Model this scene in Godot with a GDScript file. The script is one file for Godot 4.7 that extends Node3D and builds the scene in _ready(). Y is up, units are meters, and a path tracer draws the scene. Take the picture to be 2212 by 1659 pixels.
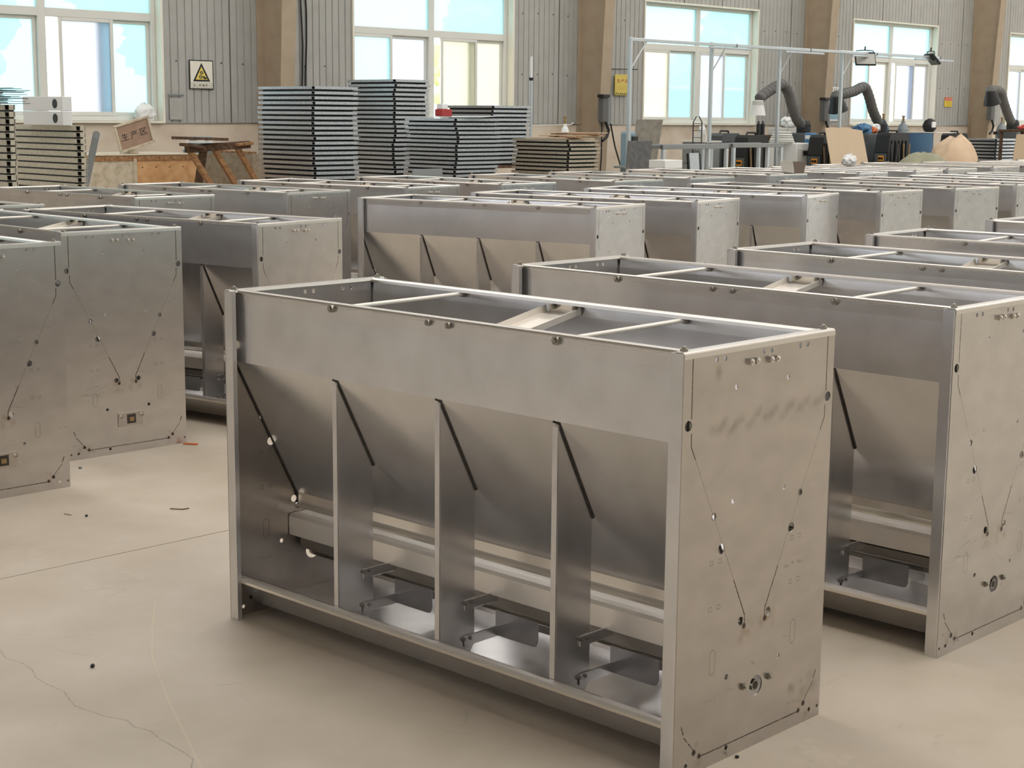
extends Node3D
# A workshop hall with rows of stainless feeders. World: x runs away from the window wall, z along it, y up, metres.

const TH := 0.78
const FOCAL := 3414.7
const PITCH := 0.16833
const ROLL := 0.009116
const EYE := Vector3(0, 1.5121, 0)
const WALL_X := -16.69
const SILL := 1.38
var M := {}
var used := {}
var cam_right: Vector3
var cam_up: Vector3
var cam_back: Vector3


class Shape:
	var v := PackedVector3Array()
	var n := PackedVector3Array()
	var t := PackedVector2Array()

	func tri(a: Vector3, b: Vector3, c: Vector3, na: Vector3, nb: Vector3, nc: Vector3) -> void:
		# a, b, c run counter-clockwise seen from outside
		v.append_array([a, c, b])
		n.append_array([na, nc, nb])
		t.append_array([Vector2(a.x + a.z, -a.y), Vector2(c.x + c.z, -c.y), Vector2(b.x + b.z, -b.y)])

	func quad(a: Vector3, b: Vector3, c: Vector3, d: Vector3) -> void:
		var m := (c - a).cross(d - b).normalized()
		tri(a, b, c, m, m, m)
		tri(a, c, d, m, m, m)

	func quad_uv(a: Vector3, b: Vector3, c: Vector3, d: Vector3) -> void:
		# a lower left, b lower right, c upper right, d upper left
		quad(a, b, c, d)
		var k := t.size() - 6
		var uv := [Vector2(0, 1), Vector2(1, 0), Vector2(1, 1), Vector2(0, 1), Vector2(0, 0), Vector2(1, 0)]
		for i in 6:
			t[k + i] = uv[i]

	func box(c: Vector3, s: Vector3, b := Basis()) -> Shape:
		var h := s / 2
		var p := []
		for i in 8:
			p.append(c + b * Vector3(h.x if i & 1 else -h.x, h.y if i & 2 else -h.y, h.z if i & 4 else -h.z))
		for f in [[4, 5, 7, 6], [1, 0, 2, 3], [5, 1, 3, 7], [0, 4, 6, 2], [6, 7, 3, 2], [0, 1, 5, 4]]:
			quad(p[f[0]], p[f[1]], p[f[2]], p[f[3]])
		return self

	func rbox(c: Vector3, s: Vector3, r: float, b := Basis()) -> Shape:
		# a box with chamfered edges
		var h := s / 2
		r = minf(r, 0.45 * minf(s.x, minf(s.y, s.z)))
		var pts := {}
		for ix in [-1, 1]:
			for iy in [-1, 1]:
				for iz in [-1, 1]:
					var q := Vector3(ix * h.x, iy * h.y, iz * h.z)
					pts[[ix, iy, iz]] = [c + b * (q - Vector3(0, iy * r, iz * r)), c + b * (q - Vector3(ix * r, 0, iz * r)), c + b * (q - Vector3(ix * r, iy * r, 0))]
		var face := func(a, bb, cc, d, out: Vector3):
			if ((cc - a) as Vector3).cross(d - bb).dot(b * out) < 0:
				quad(d, cc, bb, a)
			else:
				quad(a, bb, cc, d)
		for s1 in [-1, 1]:
			face.call(pts[[s1, -1, -1]][0], pts[[s1, 1, -1]][0], pts[[s1, 1, 1]][0], pts[[s1, -1, 1]][0], Vector3(s1, 0, 0))
			face.call(pts[[-1, s1, -1]][1], pts[[1, s1, -1]][1], pts[[1, s1, 1]][1], pts[[-1, s1, 1]][1], Vector3(0, s1, 0))
			face.call(pts[[-1, -1, s1]][2], pts[[1, -1, s1]][2], pts[[1, 1, s1]][2], pts[[-1, 1, s1]][2], Vector3(0, 0, s1))
			for s2 in [-1, 1]:
				face.call(pts[[-1, s1, s2]][1], pts[[1, s1, s2]][1], pts[[1, s1, s2]][2], pts[[-1, s1, s2]][2], Vector3(0, s1, s2))
				face.call(pts[[s1, -1, s2]][0], pts[[s1, 1, s2]][0], pts[[s1, 1, s2]][2], pts[[s1, -1, s2]][2], Vector3(s1, 0, s2))
				face.call(pts[[s1, s2, -1]][0], pts[[s1, s2, 1]][0], pts[[s1, s2, 1]][1], pts[[s1, s2, -1]][1], Vector3(s1, s2, 0))
				for s3 in [-1, 1]:
					var k: Array = pts[[s1, s2, s3]]
					var m: Vector3 = (k[1] - k[0]).cross(k[2] - k[0]).normalized()
					if m.dot(b * Vector3(s1, s2, s3)) > 0:
						tri(k[0], k[1], k[2], m, m, m)
					else:
						tri(k[0], k[2], k[1], -m, -m, -m)
		return self

	func prism(poly: PackedVector2Array, o: Vector3, ex: Vector3, ey: Vector3, depth: Vector3) -> Shape:
		var p := poly.duplicate()
		if Geometry2D.is_polygon_clockwise(p):
			p.reverse()
		if ex.cross(ey).dot(depth) < 0:
			o += depth
			depth = -depth
		var at := func(q: Vector2): return o + ex * q.x + ey * q.y
		var ix := Geometry2D.triangulate_polygon(p)
		var up := depth.normalized()
		for i in range(0, ix.size(), 3):
			var a: Vector3 = at.call(p[ix[i]])
			var b: Vector3 = at.call(p[ix[i + 1]])
			var c: Vector3 = at.call(p[ix[i + 2]])
			if (b - a).cross(c - a).dot(up) < 0:
				var w := b
				b = c
				c = w
			tri(a + depth, b + depth, c + depth, up, up, up)
			tri(a, c, b, -up, -up, -up)
		for i in p.size():
			var a: Vector3 = at.call(p[i])
			var b: Vector3 = at.call(p[(i + 1) % p.size()])
			quad(a, b, b + depth, a + depth)
		return self

	func sheet(path: Array, th: float, o: Vector3, ex: Vector3, ey: Vector3, depth: Vector3) -> Shape:
		# folded sheet metal: a bent line with thickness, drawn out along depth
		var l := PackedVector2Array()
		var r := PackedVector2Array()
		for i in path.size():
			var d0: Vector2 = (path[i] - path[maxi(i - 1, 0)]).normalized() if i > 0 else (path[1] - path[0]).normalized()
			var d1: Vector2 = (path[mini(i + 1, path.size() - 1)] - path[i]).normalized() if i < path.size() - 1 else d0
			var m := (d0.orthogonal() + d1.orthogonal()).normalized()
			m *= th / 2 / maxf(0.3, m.dot(d0.orthogonal()))
			l.append(path[i] + m)
			r.append(path[i] - m)
		var flip := ex.cross(ey).dot(depth) < 0
		if flip:
			o += depth
			depth = -depth
		var at := func(q: Vector2): return o + ex * q.x + ey * q.y
		# orthogonal() points to the left of the line here, so l lies on the left side
		for i in path.size() - 1:
			var a: Vector3 = at.call(l[i])
			var b: Vector3 = at.call(l[i + 1])
			var c: Vector3 = at.call(r[i + 1])
			var d: Vector3 = at.call(r[i])
			if (b - a).cross(depth).dot(a - d) > 0:
				quad(a, b, b + depth, a + depth)
				quad(c, d, d + depth, c + depth)
				quad(a + depth, b + depth, c + depth, d + depth)
				quad(d, c, b, a)
			else:
				quad(b, a, a + depth, b + depth)
				quad(d, c, c + depth, d + depth)
				quad(d + depth, c + depth, b + depth, a + depth)
				quad(a, b, c, d)
		for e in [0, path.size() - 1]:
			var a: Vector3 = at.call(l[e])
			var d: Vector3 = at.call(r[e])
			var out: Vector3 = at.call(path[e]) - at.call(path[1 if e == 0 else e - 1])
			if (d - a).cross(depth).dot(out) > 0:
				quad(a, d, d + depth, a + depth)
			else:
				quad(d, a, a + depth, d + depth)
		return self

	func tube(p: Array, r: float, sides := 8, r1 := -1.0) -> Shape:
		var rings := []
		var side := Vector3.ZERO
		for i in p.size():
			var d: Vector3 = (p[mini(i + 1, p.size() - 1)] - p[maxi(i - 1, 0)]).normalized()
			if side == Vector3.ZERO:
				side = d.cross(Vector3.UP if absf(d.y) < 0.9 else Vector3.RIGHT).normalized()
			side = (side - d * side.dot(d)).normalized()
			var up := side.cross(d)
			var rr := r if r1 < 0 else lerpf(r, r1, i / float(p.size() - 1))
			var ring := []
			for k in sides:
				var a := TAU * k / sides
				var m := side * cos(a) + up * sin(a)
				ring.append([p[i] + m * rr, m])
			rings.append(ring)
		for i in p.size() - 1:
			for k in sides:
				var k2 := (k + 1) % sides
				var a: Array = rings[i][k]
				var b: Array = rings[i][k2]
				var c: Array = rings[i + 1][k2]
				var d: Array = rings[i + 1][k]
				if ((b[0] - a[0]) as Vector3).cross(d[0] - a[0]).dot(a[1]) > 0:
					tri(a[0], b[0], c[0], a[1], b[1], c[1])
					tri(a[0], c[0], d[0], a[1], c[1], d[1])
				else:
					tri(a[0], c[0], b[0], a[1], c[1], b[1])
					tri(a[0], d[0], c[0], a[1], d[1], c[1])
		for e in [0, p.size() - 1]:
			var out: Vector3 = (p[e] - p[1 if e == 0 else e - 1]).normalized()
			for k in range(1, sides - 1):
				var a: Vector3 = rings[e][0][0]
				var b: Vector3 = rings[e][k][0]
				var c: Vector3 = rings[e][k + 1][0]
				if (b - a).cross(c - a).dot(out) > 0:
					tri(a, b, c, out, out, out)
				else:
					tri(a, c, b, out, out, out)
		return self

	func lathe(profile: Array, sides: int, xf := Transform3D()) -> Shape:
		# profile of Vector2(radius, height) upwards, turned about y
		for i in profile.size() - 1:
			var p0: Vector2 = profile[i]
			var p1: Vector2 = profile[i + 1]
			var m := Vector2(p1.y - p0.y, p0.x - p1.x).normalized()
			for k in sides:
				var a0 := TAU * k / sides
				var a1 := TAU * (k + 1) / sides
				var c0 := Vector3(cos(a0), 0, sin(a0))
				var c1 := Vector3(cos(a1), 0, sin(a1))
				var n0 := (xf.basis * (c0 * m.x + Vector3.UP * m.y)).normalized()
				var n1 := (xf.basis * (c1 * m.x + Vector3.UP * m.y)).normalized()
				var a := xf * (c0 * p0.x + Vector3.UP * p0.y)
				var b := xf * (c1 * p0.x + Vector3.UP * p0.y)
				var c := xf * (c1 * p1.x + Vector3.UP * p1.y)
				var d := xf * (c0 * p1.x + Vector3.UP * p1.y)
				if p0.x > 1e-6:
					tri(a, c, b, n0, n1, n1)
				if p1.x > 1e-6:
					tri(a, d, c, n0, n0, n1)
		return self

	func grid(pts: Array) -> Shape:
		# rows of points, smooth, seen from the side on which rows x columns point outwards
		var nm := []
		for i in pts.size():
			var row := []
			for k in pts[i].size():
				var a: Vector3 = pts[mini(i + 1, pts.size() - 1)][k] - pts[maxi(i - 1, 0)][k]
				var b: Vector3 = pts[i][mini(k + 1, pts[i].size() - 1)] - pts[i][maxi(k - 1, 0)]
				row.append(b.cross(a).normalized())
			nm.append(row)
		for i in pts.size() - 1:
			for k in pts[i].size() - 1:
				tri(pts[i][k], pts[i][k + 1], pts[i + 1][k + 1], nm[i][k], nm[i][k + 1], nm[i + 1][k + 1])
				tri(pts[i][k], pts[i + 1][k + 1], pts[i + 1][k], nm[i][k], nm[i + 1][k + 1], nm[i + 1][k])
		return self

	func mesh() -> ArrayMesh:
		var a := []
		a.resize(Mesh.ARRAY_MAX)
		a[Mesh.ARRAY_VERTEX] = v
		a[Mesh.ARRAY_NORMAL] = n
		a[Mesh.ARRAY_TEX_UV] = t
		var m := ArrayMesh.new()
		m.add_surface_from_arrays(Mesh.PRIMITIVE_TRIANGLES, a)
		return m


func numbered(called: String) -> String:
	var k: int = used.get(called, -1) + 1
	used[called] = k
	return called if k == 0 else "%s_%03d" % [called, k]


func part(called: String, mesh: Mesh, m: Material, parent: Node, at := Transform3D()) -> MeshInstance3D:
	var o := MeshInstance3D.new()
	o.name = called
	o.mesh = mesh
	o.material_override = m
	o.transform = at
	parent.add_child(o, true)
	return o


func thing(called: String, label: String, category: String, at := Vector3.ZERO, turn := 0.0, group := "") -> Node3D:
	var o := Node3D.new()
	o.name = numbered(called)
	add_child(o)
	o.position = at
	o.rotation.y = turn
	return tag(o, label, category, group)


func tag(o: Node3D, label: String, category: String, group := "") -> Node3D:
	o.set_meta("label", label)
	o.set_meta("category", category)
	if group:
		o.set_meta("group", group)
	return o


func single(called: String, mesh: Mesh, m: Material, label: String, category: String, at := Transform3D(), group := "") -> MeshInstance3D:
	var o := part(numbered(called), mesh, m, self, at)
	tag(o, label, category, group)
	return o


func struct(called: String, parent: Node = self) -> Node3D:
	var o := Node3D.new()
	o.name = called
	parent.add_child(o, true)
	o.set_meta("kind", "structure")
	return o


func at(px: float, py: float, x: float) -> Vector3:
	# the point of the upright plane at that x that lies in that direction from the camera
	var d := cam_right * ((px - 1106.0) / FOCAL) - cam_up * ((py - 829.5) / FOCAL) - cam_back
	return EYE + d * ((x - EYE.x) / d.x)


func px_size(px: float, x: float) -> float:
	# metres to a pixel there
	var p := at(px, 400, x) - EYE
	return -p.dot(cam_back) / FOCAL


func mat(c: Color, rough := 0.8, metal := 0.0) -> StandardMaterial3D:
	var m := StandardMaterial3D.new()
	m.albedo_color = c
	m.roughness = rough
	m.metallic = metal
	return m


func noise(freq: float, seed_: int, ramp: Array, size := 512, octaves := 4, kind := FastNoiseLite.TYPE_SIMPLEX_SMOOTH) -> NoiseTexture2D:
	var f := FastNoiseLite.new()
	f.noise_type = kind
	f.seed = seed_
	f.frequency = freq
	f.fractal_octaves = octaves
	var g := Gradient.new()
	g.offsets = PackedFloat32Array(range(ramp.size()).map(func(i): return i / float(ramp.size() - 1)))
	g.colors = PackedColorArray(ramp)
	var x := NoiseTexture2D.new()
	x.width = size
	x.height = size
	x.seamless = true
	x.noise = f
	x.color_ramp = g
	return x


func tri_tex(m: StandardMaterial3D, tex: Texture2D, scale: float, world := true) -> StandardMaterial3D:
	m.albedo_texture = tex
	m.uv1_triplanar = true
	m.uv1_world_triplanar = world
	m.uv1_scale = Vector3.ONE * scale
	return m


func _ready() -> void:
	# ---------- camera
	var r0 := Vector3(cos(TH), 0, -sin(TH))
	var b0 := Vector3(sin(TH), 0, cos(TH))
	var u1 := Vector3.UP * cos(PITCH) - b0 * sin(PITCH)
	cam_back = Vector3.UP * sin(PITCH) + b0 * cos(PITCH)
	cam_right = r0 * cos(ROLL) + u1 * sin(ROLL)
	cam_up = u1 * cos(ROLL) - r0 * sin(ROLL)
	var cam := Camera3D.new()
	cam.name = "camera"
	add_child(cam)
	cam.transform = Transform3D(Basis(cam_right, cam_up, cam_back), EYE)
	cam.fov = 27.30736
	cam.near = 0.05
	cam.far = 300.0
	cam.current = true

	# ---------- sky and exposure
	var sky := ProceduralSkyMaterial.new()
	sky.sky_top_color = Color(1.0, 0.99, 0.985)
	sky.sky_horizon_color = Color(0.92, 0.975, 1.0)
	sky.ground_bottom_color = Color(0.6, 0.58, 0.52)
	sky.ground_horizon_color = Color(0.75, 0.76, 0.72)
	sky.sky_energy_multiplier = 1.0
	var env := Environment.new()
	env.background_mode = Environment.BG_SKY
	env.sky = Sky.new()
	env.sky.sky_material = sky
	env.background_energy_multiplier = SKY_ENERGY
	env.tonemap_mode = Environment.TONE_MAPPER_LINEAR
	env.tonemap_exposure = EXPOSURE
	env.sdfgi_enabled = true
	env.ssao_enabled = true
	env.ssil_enabled = true
	var we := WorldEnvironment.new()
	we.name = "world_environment"
	we.environment = env
	add_child(we)

	make_materials()
	build_hall()
	build_feeders()
	build_background()
	build_litter()


const SKY_ENERGY := 6.0
const EXPOSURE := 0.84


func make_materials() -> void:
	var steel_tex := noise(0.012, 3, [Color(0.93, 0.925, 0.92), Color(0.97, 0.967, 0.965), Color(1, 1, 1)], 512, 5)
	for k in 4:
		var tint: Color = [Color(0.885, 0.88, 0.88), Color(0.85, 0.84, 0.835), Color(0.89, 0.89, 0.89), Color(0.88, 0.87, 0.865)][k]
		var s := tri_tex(mat(tint, [0.23, 0.24, 0.25, 0.235][k], 0.84), steel_tex, [0.9, 1.3, 0.7, 1.1][k])
		M["steel%d" % k] = s
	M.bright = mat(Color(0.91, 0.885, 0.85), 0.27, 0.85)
	M.pale_lit = mat(Color(0.93, 0.90, 0.855), 0.42, 0.35)  # pale metal, the light caught from overhead put into its colour
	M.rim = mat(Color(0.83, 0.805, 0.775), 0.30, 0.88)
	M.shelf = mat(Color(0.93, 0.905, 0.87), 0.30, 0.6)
	M.panel_plain = mat(Color(0.72, 0.69, 0.66), 0.35, 0.9)
	M.lip = mat(Color(0.93, 0.90, 0.86), 0.24, 0.8)  # lighter than the trough steel; the highlight along the lip put into colour
	M.offcut = mat(Color(0.46, 0.40, 0.34), 0.45, 0.4)
	M.bolt = mat(Color(0.62, 0.60, 0.56), 0.3, 1.0)
	M.weld = tri_tex(mat(Color(1, 1, 1), 0.75, 0.3), noise(0.05, 5, [Color(0.16, 0.145, 0.13), Color(0.25, 0.225, 0.20), Color(0.36, 0.31, 0.26)], 256), 9.0)
	M.dull = mat(Color(0.66, 0.635, 0.60), 0.4, 0.9)
	M.galv = tri_tex(mat(Color(0.80, 0.815, 0.83), 0.38, 0.8), noise(0.03, 14, [Color(0.80, 0.80, 0.80), Color(0.92, 0.92, 0.92), Color(1, 1, 1)], 512), 2.0)
	M.galv_warm = tri_tex(mat(Color(0.80, 0.765, 0.70), 0.42, 0.7), noise(0.03, 15, [Color(0.78, 0.77, 0.75), Color(0.92, 0.91, 0.9), Color(1, 1, 1)], 512), 2.0)
	M.cream = tri_tex(mat(Color(0.80, 0.77, 0.70), 0.5, 0.25), noise(0.03, 16, [Color(0.86, 0.85, 0.83), Color(0.95, 0.95, 0.94), Color(1, 1, 1)], 512), 1.6)

	# ---------- the hall
	var floor_m := tri_tex(mat(Color(1, 1, 1), 0.62), noise(0.006, 21, [Color(0.70, 0.65, 0.57), Color(0.73, 0.68, 0.605), Color(0.75, 0.70, 0.63), Color(0.775, 0.73, 0.665)], 1024, 6), 0.31)
	floor_m.roughness_texture = noise(0.01, 22, [Color(0.6, 0.6, 0.6), Color(0.85, 0.85, 0.85), Color(1, 1, 1)], 512, 4)
	floor_m.detail_enabled = true
	floor_m.detail_uv_layer = BaseMaterial3D.DETAIL_UV_2
	floor_m.detail_blend_mode = BaseMaterial3D.BLEND_MODE_MIX
	floor_m.detail_albedo = floor_marks()
	M.floor = floor_m
	M.yard = mat(Color(0.78, 0.77, 0.72), 0.9)
	M.groove = mat(Color(0.2, 0.18, 0.16), 0.9)
	M.clad = tri_tex(mat(Color(0.97, 0.96, 0.93), 0.55), noise(0.01, 31, [Color(0.645, 0.645, 0.64), Color(0.67, 0.67, 0.665), Color(0.685, 0.69, 0.69)], 512, 5), 0.5)
	M.plaster = tri_tex(mat(Color(1, 1, 1), 0.85), noise(0.009, 33, [Color(0.75, 0.68, 0.60), Color(0.80, 0.745, 0.67), Color(0.82, 0.77, 0.70), Color(0.83, 0.785, 0.72)], 512, 5), 0.4)
	M.column = tri_tex(mat(Color(0.98, 0.96, 0.93), 0.6), noise(0.01, 35, [Color(0.63, 0.575, 0.50), Color(0.655, 0.60, 0.525), Color(0.67, 0.62, 0.545)], 512, 4), 0.6)
	M.roof = mat(Color(0.72, 0.70, 0.66), 0.7)
	M.core = mat(Color(0.6, 0.58, 0.54), 0.9)
	M.frame = mat(Color(0.83, 0.83, 0.80), 0.45)
	M.reveal = mat(Color(0.88, 0.86, 0.80), 0.6)
	var g := mat(Color(0.40, 0.74, 0.80, 0.72), 0.4)
	g.transparency = BaseMaterial3D.TRANSPARENCY_ALPHA
	g.backlight_enabled = true
	g.backlight = Color(0.8, 0.97, 1.0)
	M.glass = g
	var gc: StandardMaterial3D = g.duplicate()
	gc.albedo_color = Color(0.95, 0.95, 1.0, 0.5)
	gc.backlight = Color(0.95, 0.95, 1.0)
	M.glass_clear = gc
	for k in 2:
		var g2: StandardMaterial3D = g.duplicate()
		g2.albedo_color = [Color(0.50, 0.56, 0.64, 0.80), Color(0.50, 0.51, 0.45, 0.80)][k]
		g2.backlight = [Color(0.93, 0.95, 1.0), Color(1.0, 1.0, 0.95)][k]
		M[["glass_lilac", "glass_green"][k]] = g2
	var fr := mat(Color(1.0, 0.985, 0.95, 0.4), 0.5)
	fr.transparency = BaseMaterial3D.TRANSPARENCY_ALPHA
	fr.backlight_enabled = true
	fr.backlight = Color(1, 1, 1)
	M.skylight = fr
	M.dark = mat(Color(0.10, 0.10, 0.10), 0.6)
	M.black = mat(Color(0.055, 0.055, 0.055), 0.45)
	M.rubber = mat(Color(0.30, 0.295, 0.285), 0.6)
	M.timber = tri_tex(mat(Color(1, 1, 1), 0.8), noise(0.02, 41, [Color(0.42, 0.29, 0.18), Color(0.60, 0.44, 0.29), Color(0.70, 0.54, 0.37)], 256), 3.0)
	M.timber_dark = tri_tex(mat(Color(1, 1, 1), 0.85), noise(0.02, 42, [Color(0.22, 0.15, 0.10), Color(0.34, 0.25, 0.18), Color(0.45, 0.35, 0.27)], 256), 3.0)
	M.ply = tri_tex(mat(Color(1, 1, 1), 0.75), noise(0.015, 43, [Color(0.70, 0.52, 0.34), Color(0.79, 0.61, 0.42), Color(0.83, 0.67, 0.49)], 256), 1.5)
	M.ply_white = tri_tex(mat(Color(1, 1, 1), 0.8), noise(0.02, 44, [Color(0.66, 0.60, 0.51), Color(0.76, 0.71, 0.62), Color(0.80, 0.76, 0.68)], 256), 1.8)
	M.white = mat(Color(0.88, 0.88, 0.87), 0.5)
	M.paper = mat(Color(0.80, 0.79, 0.76), 0.8)
	M.pole = mat(Color(0.74, 0.765, 0.775), 0.4, 0.6)
	M.hose = mat(Color(0.36, 0.355, 0.345), 0.55)
	M.machine = mat(Color(0.085, 0.085, 0.085), 0.5)
	M.machine_grey = mat(Color(0.30, 0.315, 0.32), 0.5)
	M.amber = mat(Color(0.86, 0.56, 0.13), 0.5)
	M.bluegrey = mat(Color(0.47, 0.56, 0.60), 0.5)
	M.blue = mat(Color(0.24, 0.38, 0.50), 0.6)
	M.cardboard = mat(Color(0.71, 0.63, 0.53), 0.8)
	M.sack = tri_tex(mat(Color(1, 1, 1), 0.9), noise(0.03, 46, [Color(0.72, 0.62, 0.51), Color(0.78, 0.68, 0.57), Color(0.81, 0.72, 0.62)], 256), 0.7)
	M.sack_green = tri_tex(mat(Color(1, 1, 1), 0.9), noise(0.03, 47, [Color(0.50, 0.50, 0.41), Color(0.55, 0.55, 0.46), Color(0.60, 0.59, 0.50)], 256), 0.7)
	M.cylinder = mat(Color(0.50, 0.53, 0.54), 0.45, 0.2)
	M.dull_grey = mat(Color(0.52, 0.53, 0.53), 0.5, 0.4)
	M.ply_grey = tri_tex(mat(Color(1, 1, 1), 0.8), noise(0.02, 48, [Color(0.50, 0.44, 0.36), Color(0.58, 0.52, 0.44), Color(0.62, 0.57, 0.49)], 256), 1.8)
	M.board_grey = tri_tex(mat(Color(1, 1, 1), 0.8), noise(0.015, 49, [Color(0.47, 0.45, 0.42), Color(0.55, 0.53, 0.49), Color(0.60, 0.58, 0.54)], 256), 1.5)
	M.slate = tri_tex(mat(Color(1, 1, 1), 0.6), noise(0.02, 50, [Color(0.30, 0.30, 0.30), Color(0.37, 0.37, 0.37), Color(0.42, 0.42, 0.42)], 256), 2.0)
	M.cab_grey = mat(Color(0.50, 0.51, 0.51), 0.6)
	M.brass = mat(Color(0.62, 0.52, 0.36), 0.4, 0.7)
	M.bluebright = mat(Color(0.30, 0.47, 0.62), 0.6)
	M.orange = mat(Color(0.80, 0.43, 0.24), 0.8)
	M.redcloth = mat(Color(0.78, 0.33, 0.28), 0.8)
	M.cable = mat(Color(0.55, 0.45, 0.32), 0.7)
	M.lens = mat(Color(0.62, 0.61, 0.58), 0.3)
	M.bark = mat(Color(0.70, 0.66, 0.60), 0.9)  # bark and leaf kept pale, outdoor haze put into the colour
	M.leaf = mat(Color(0.72, 0.78, 0.52), 0.9)
	M.blueshed = mat(Color(0.25, 0.62, 0.82), 0.6)
	M.red = mat(Color(0.62, 0.17, 0.15), 0.6)
	M.yellow = mat(Color(0.85, 0.76, 0.33), 0.7)


func dab(im: Image, c: Vector2, r: float, col: Color, a: float) -> void:
	# a soft-edged spot
	for y in range(maxi(0, int(c.y - r)), mini(im.get_height() - 1, int(c.y + r)) + 1):
		for x in range(maxi(0, int(c.x - r)), mini(im.get_width() - 1, int(c.x + r)) + 1):
			var d := Vector2(x, y).distance_to(c) / r
			if d < 1.0:
				var k := a * minf(1.0, 2.0 * (1.0 - d))
				var o := im.get_pixel(x, y)
				var al := maxf(o.a, k)
				im.set_pixel(x, y, Color(lerpf(o.r, col.r, k), lerpf(o.g, col.g, k), lerpf(o.b, col.b, k), al) if o.a > 0.02 else Color(col.r, col.g, col.b, k))


func stroke(im: Image, p: Array, r: float, col: Color, a: float, rng: RandomNumberGenerator, jitter := 0.0, gaps := 0.0) -> void:
	for i in p.size() - 1:
		var l: float = p[i].distance_to(p[i + 1])
		var n := maxi(1, int(l / maxf(0.6, r * 0.5)))
		for k in n + 1:
			if rng.randf() < gaps:
				continue
			var q: Vector2 = p[i].lerp(p[i + 1], k / float(n)) + Vector2(rng.randf_range(-jitter, jitter), rng.randf_range(-jitter, jitter))
			dab(im, q, maxf(0.8, r * rng.randf_range(0.75, 1.2)), col, a * rng.randf_range(0.7, 1.0))


func floor_marks() -> ImageTexture:
	# 5 m x 5 m of floor, from x -6 to -1 and z -4.5 to 0.5: cracks, scuffs and a scratched line
	var im := Image.create(2048, 2048, false, Image.FORMAT_RGBA8)
	im.fill(Color(0.6, 0.56, 0.48, 0))
	var rng := RandomNumberGenerator.new()
	rng.seed = 77
	var q := func(x: float, z: float): return Vector2((x + 6) * 409.6, (z + 4.5) * 409.6)
	var crack := [q.call(-4.55, -2.20), q.call(-4.30, -2.10)]
	for p in [[-4.07, -2.05], [-3.58, -1.99], [-3.19, -2.01], [-2.95, -1.97], [-2.6, -1.7]]:
		var a: Vector2 = crack[-1]
		var b: Vector2 = q.call(p[0], p[1])
		for k in 7:
			crack.append(a.lerp(b, (k + 1) / 7.0) + Vector2(rng.randf_range(-5, 5), rng.randf_range(-7, 7)))
	stroke(im, crack, 1.0, Color(0.43, 0.39, 0.33), 0.6, rng, 0.6, 0.12)
	var line := [q.call(-4.16, -2.62), q.call(-3.93, -2.46), q.call(-3.71, -2.32), q.call(-3.4, -2.17), q.call(-3.15, -2.06), q.call(-2.97, -1.98), q.call(-2.7, -1.84)]
	stroke(im, line, 1.3, Color(0.84, 0.77, 0.64), 0.55, rng, 0.5, 0.2)
	for k in 420:
		var c := Vector2(rng.randf() * 2048, rng.randf() * 2048)
		var light := rng.randf() < 0.3
		var d := Vector2.from_angle(rng.randf() * TAU) * rng.randf_range(4, 34)
		stroke(im, [c, c + d, c + d * 1.7 + Vector2(rng.randf_range(-8, 8), rng.randf_range(-8, 8))], rng.randf_range(0.8, 2.2), Color(0.84, 0.80, 0.72) if light else Color(0.56, 0.52, 0.45), rng.randf_range(0.1, 0.35), rng, 2.5, 0.45)
	for p in [[-4.45, -2.72], [-4.36, -2.56], [-3.3, -1.55], [-2.0, -3.1], [-4.9, -2.6], [-4.0, -1.6]]:
		for k in 40:
			var c: Vector2 = q.call(p[0] + rng.randfn(0, 0.06), p[1] + rng.randfn(0, 0.025))
			dab(im, c, rng.randf_range(1.5, 9), Color(0.86, 0.82, 0.75), rng.randf_range(0.05, 0.2))
	for k in 500:
		dab(im, Vector2(rng.randf() * 2048, rng.randf() * 2048), rng.randf_range(4, 34), Color(0.62, 0.57, 0.49) if k % 2 else Color(0.80, 0.76, 0.69), rng.randf_range(0.04, 0.13))
	return ImageTexture.create_from_image(im)


func clad_mesh(w: float, y0: float, y1: float) -> ArrayMesh:
	# a ribbed steel sheet, from z = 0 to z = -w, its flats at x = 0
	var n := int(round(w / 0.109))
	var p := w / n
	var path := []
	for i in n:
		path.append(Vector2(i * p + 0.012, 0))
		path.append(Vector2((i + 1) * p - 0.012, 0.004))
		path.append(Vector2((i + 1) * p - 0.005, -0.013))
		path.append(Vector2((i + 1) * p + 0.005, -0.013))
	path.resize(path.size() - 1)
	return Shape.new().sheet(path, 0.0015, Vector3(0, y0, 0), Vector3(0, 0, -1), Vector3(1, 0, 0), Vector3(0, y1 - y0, 0)).mesh()


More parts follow.
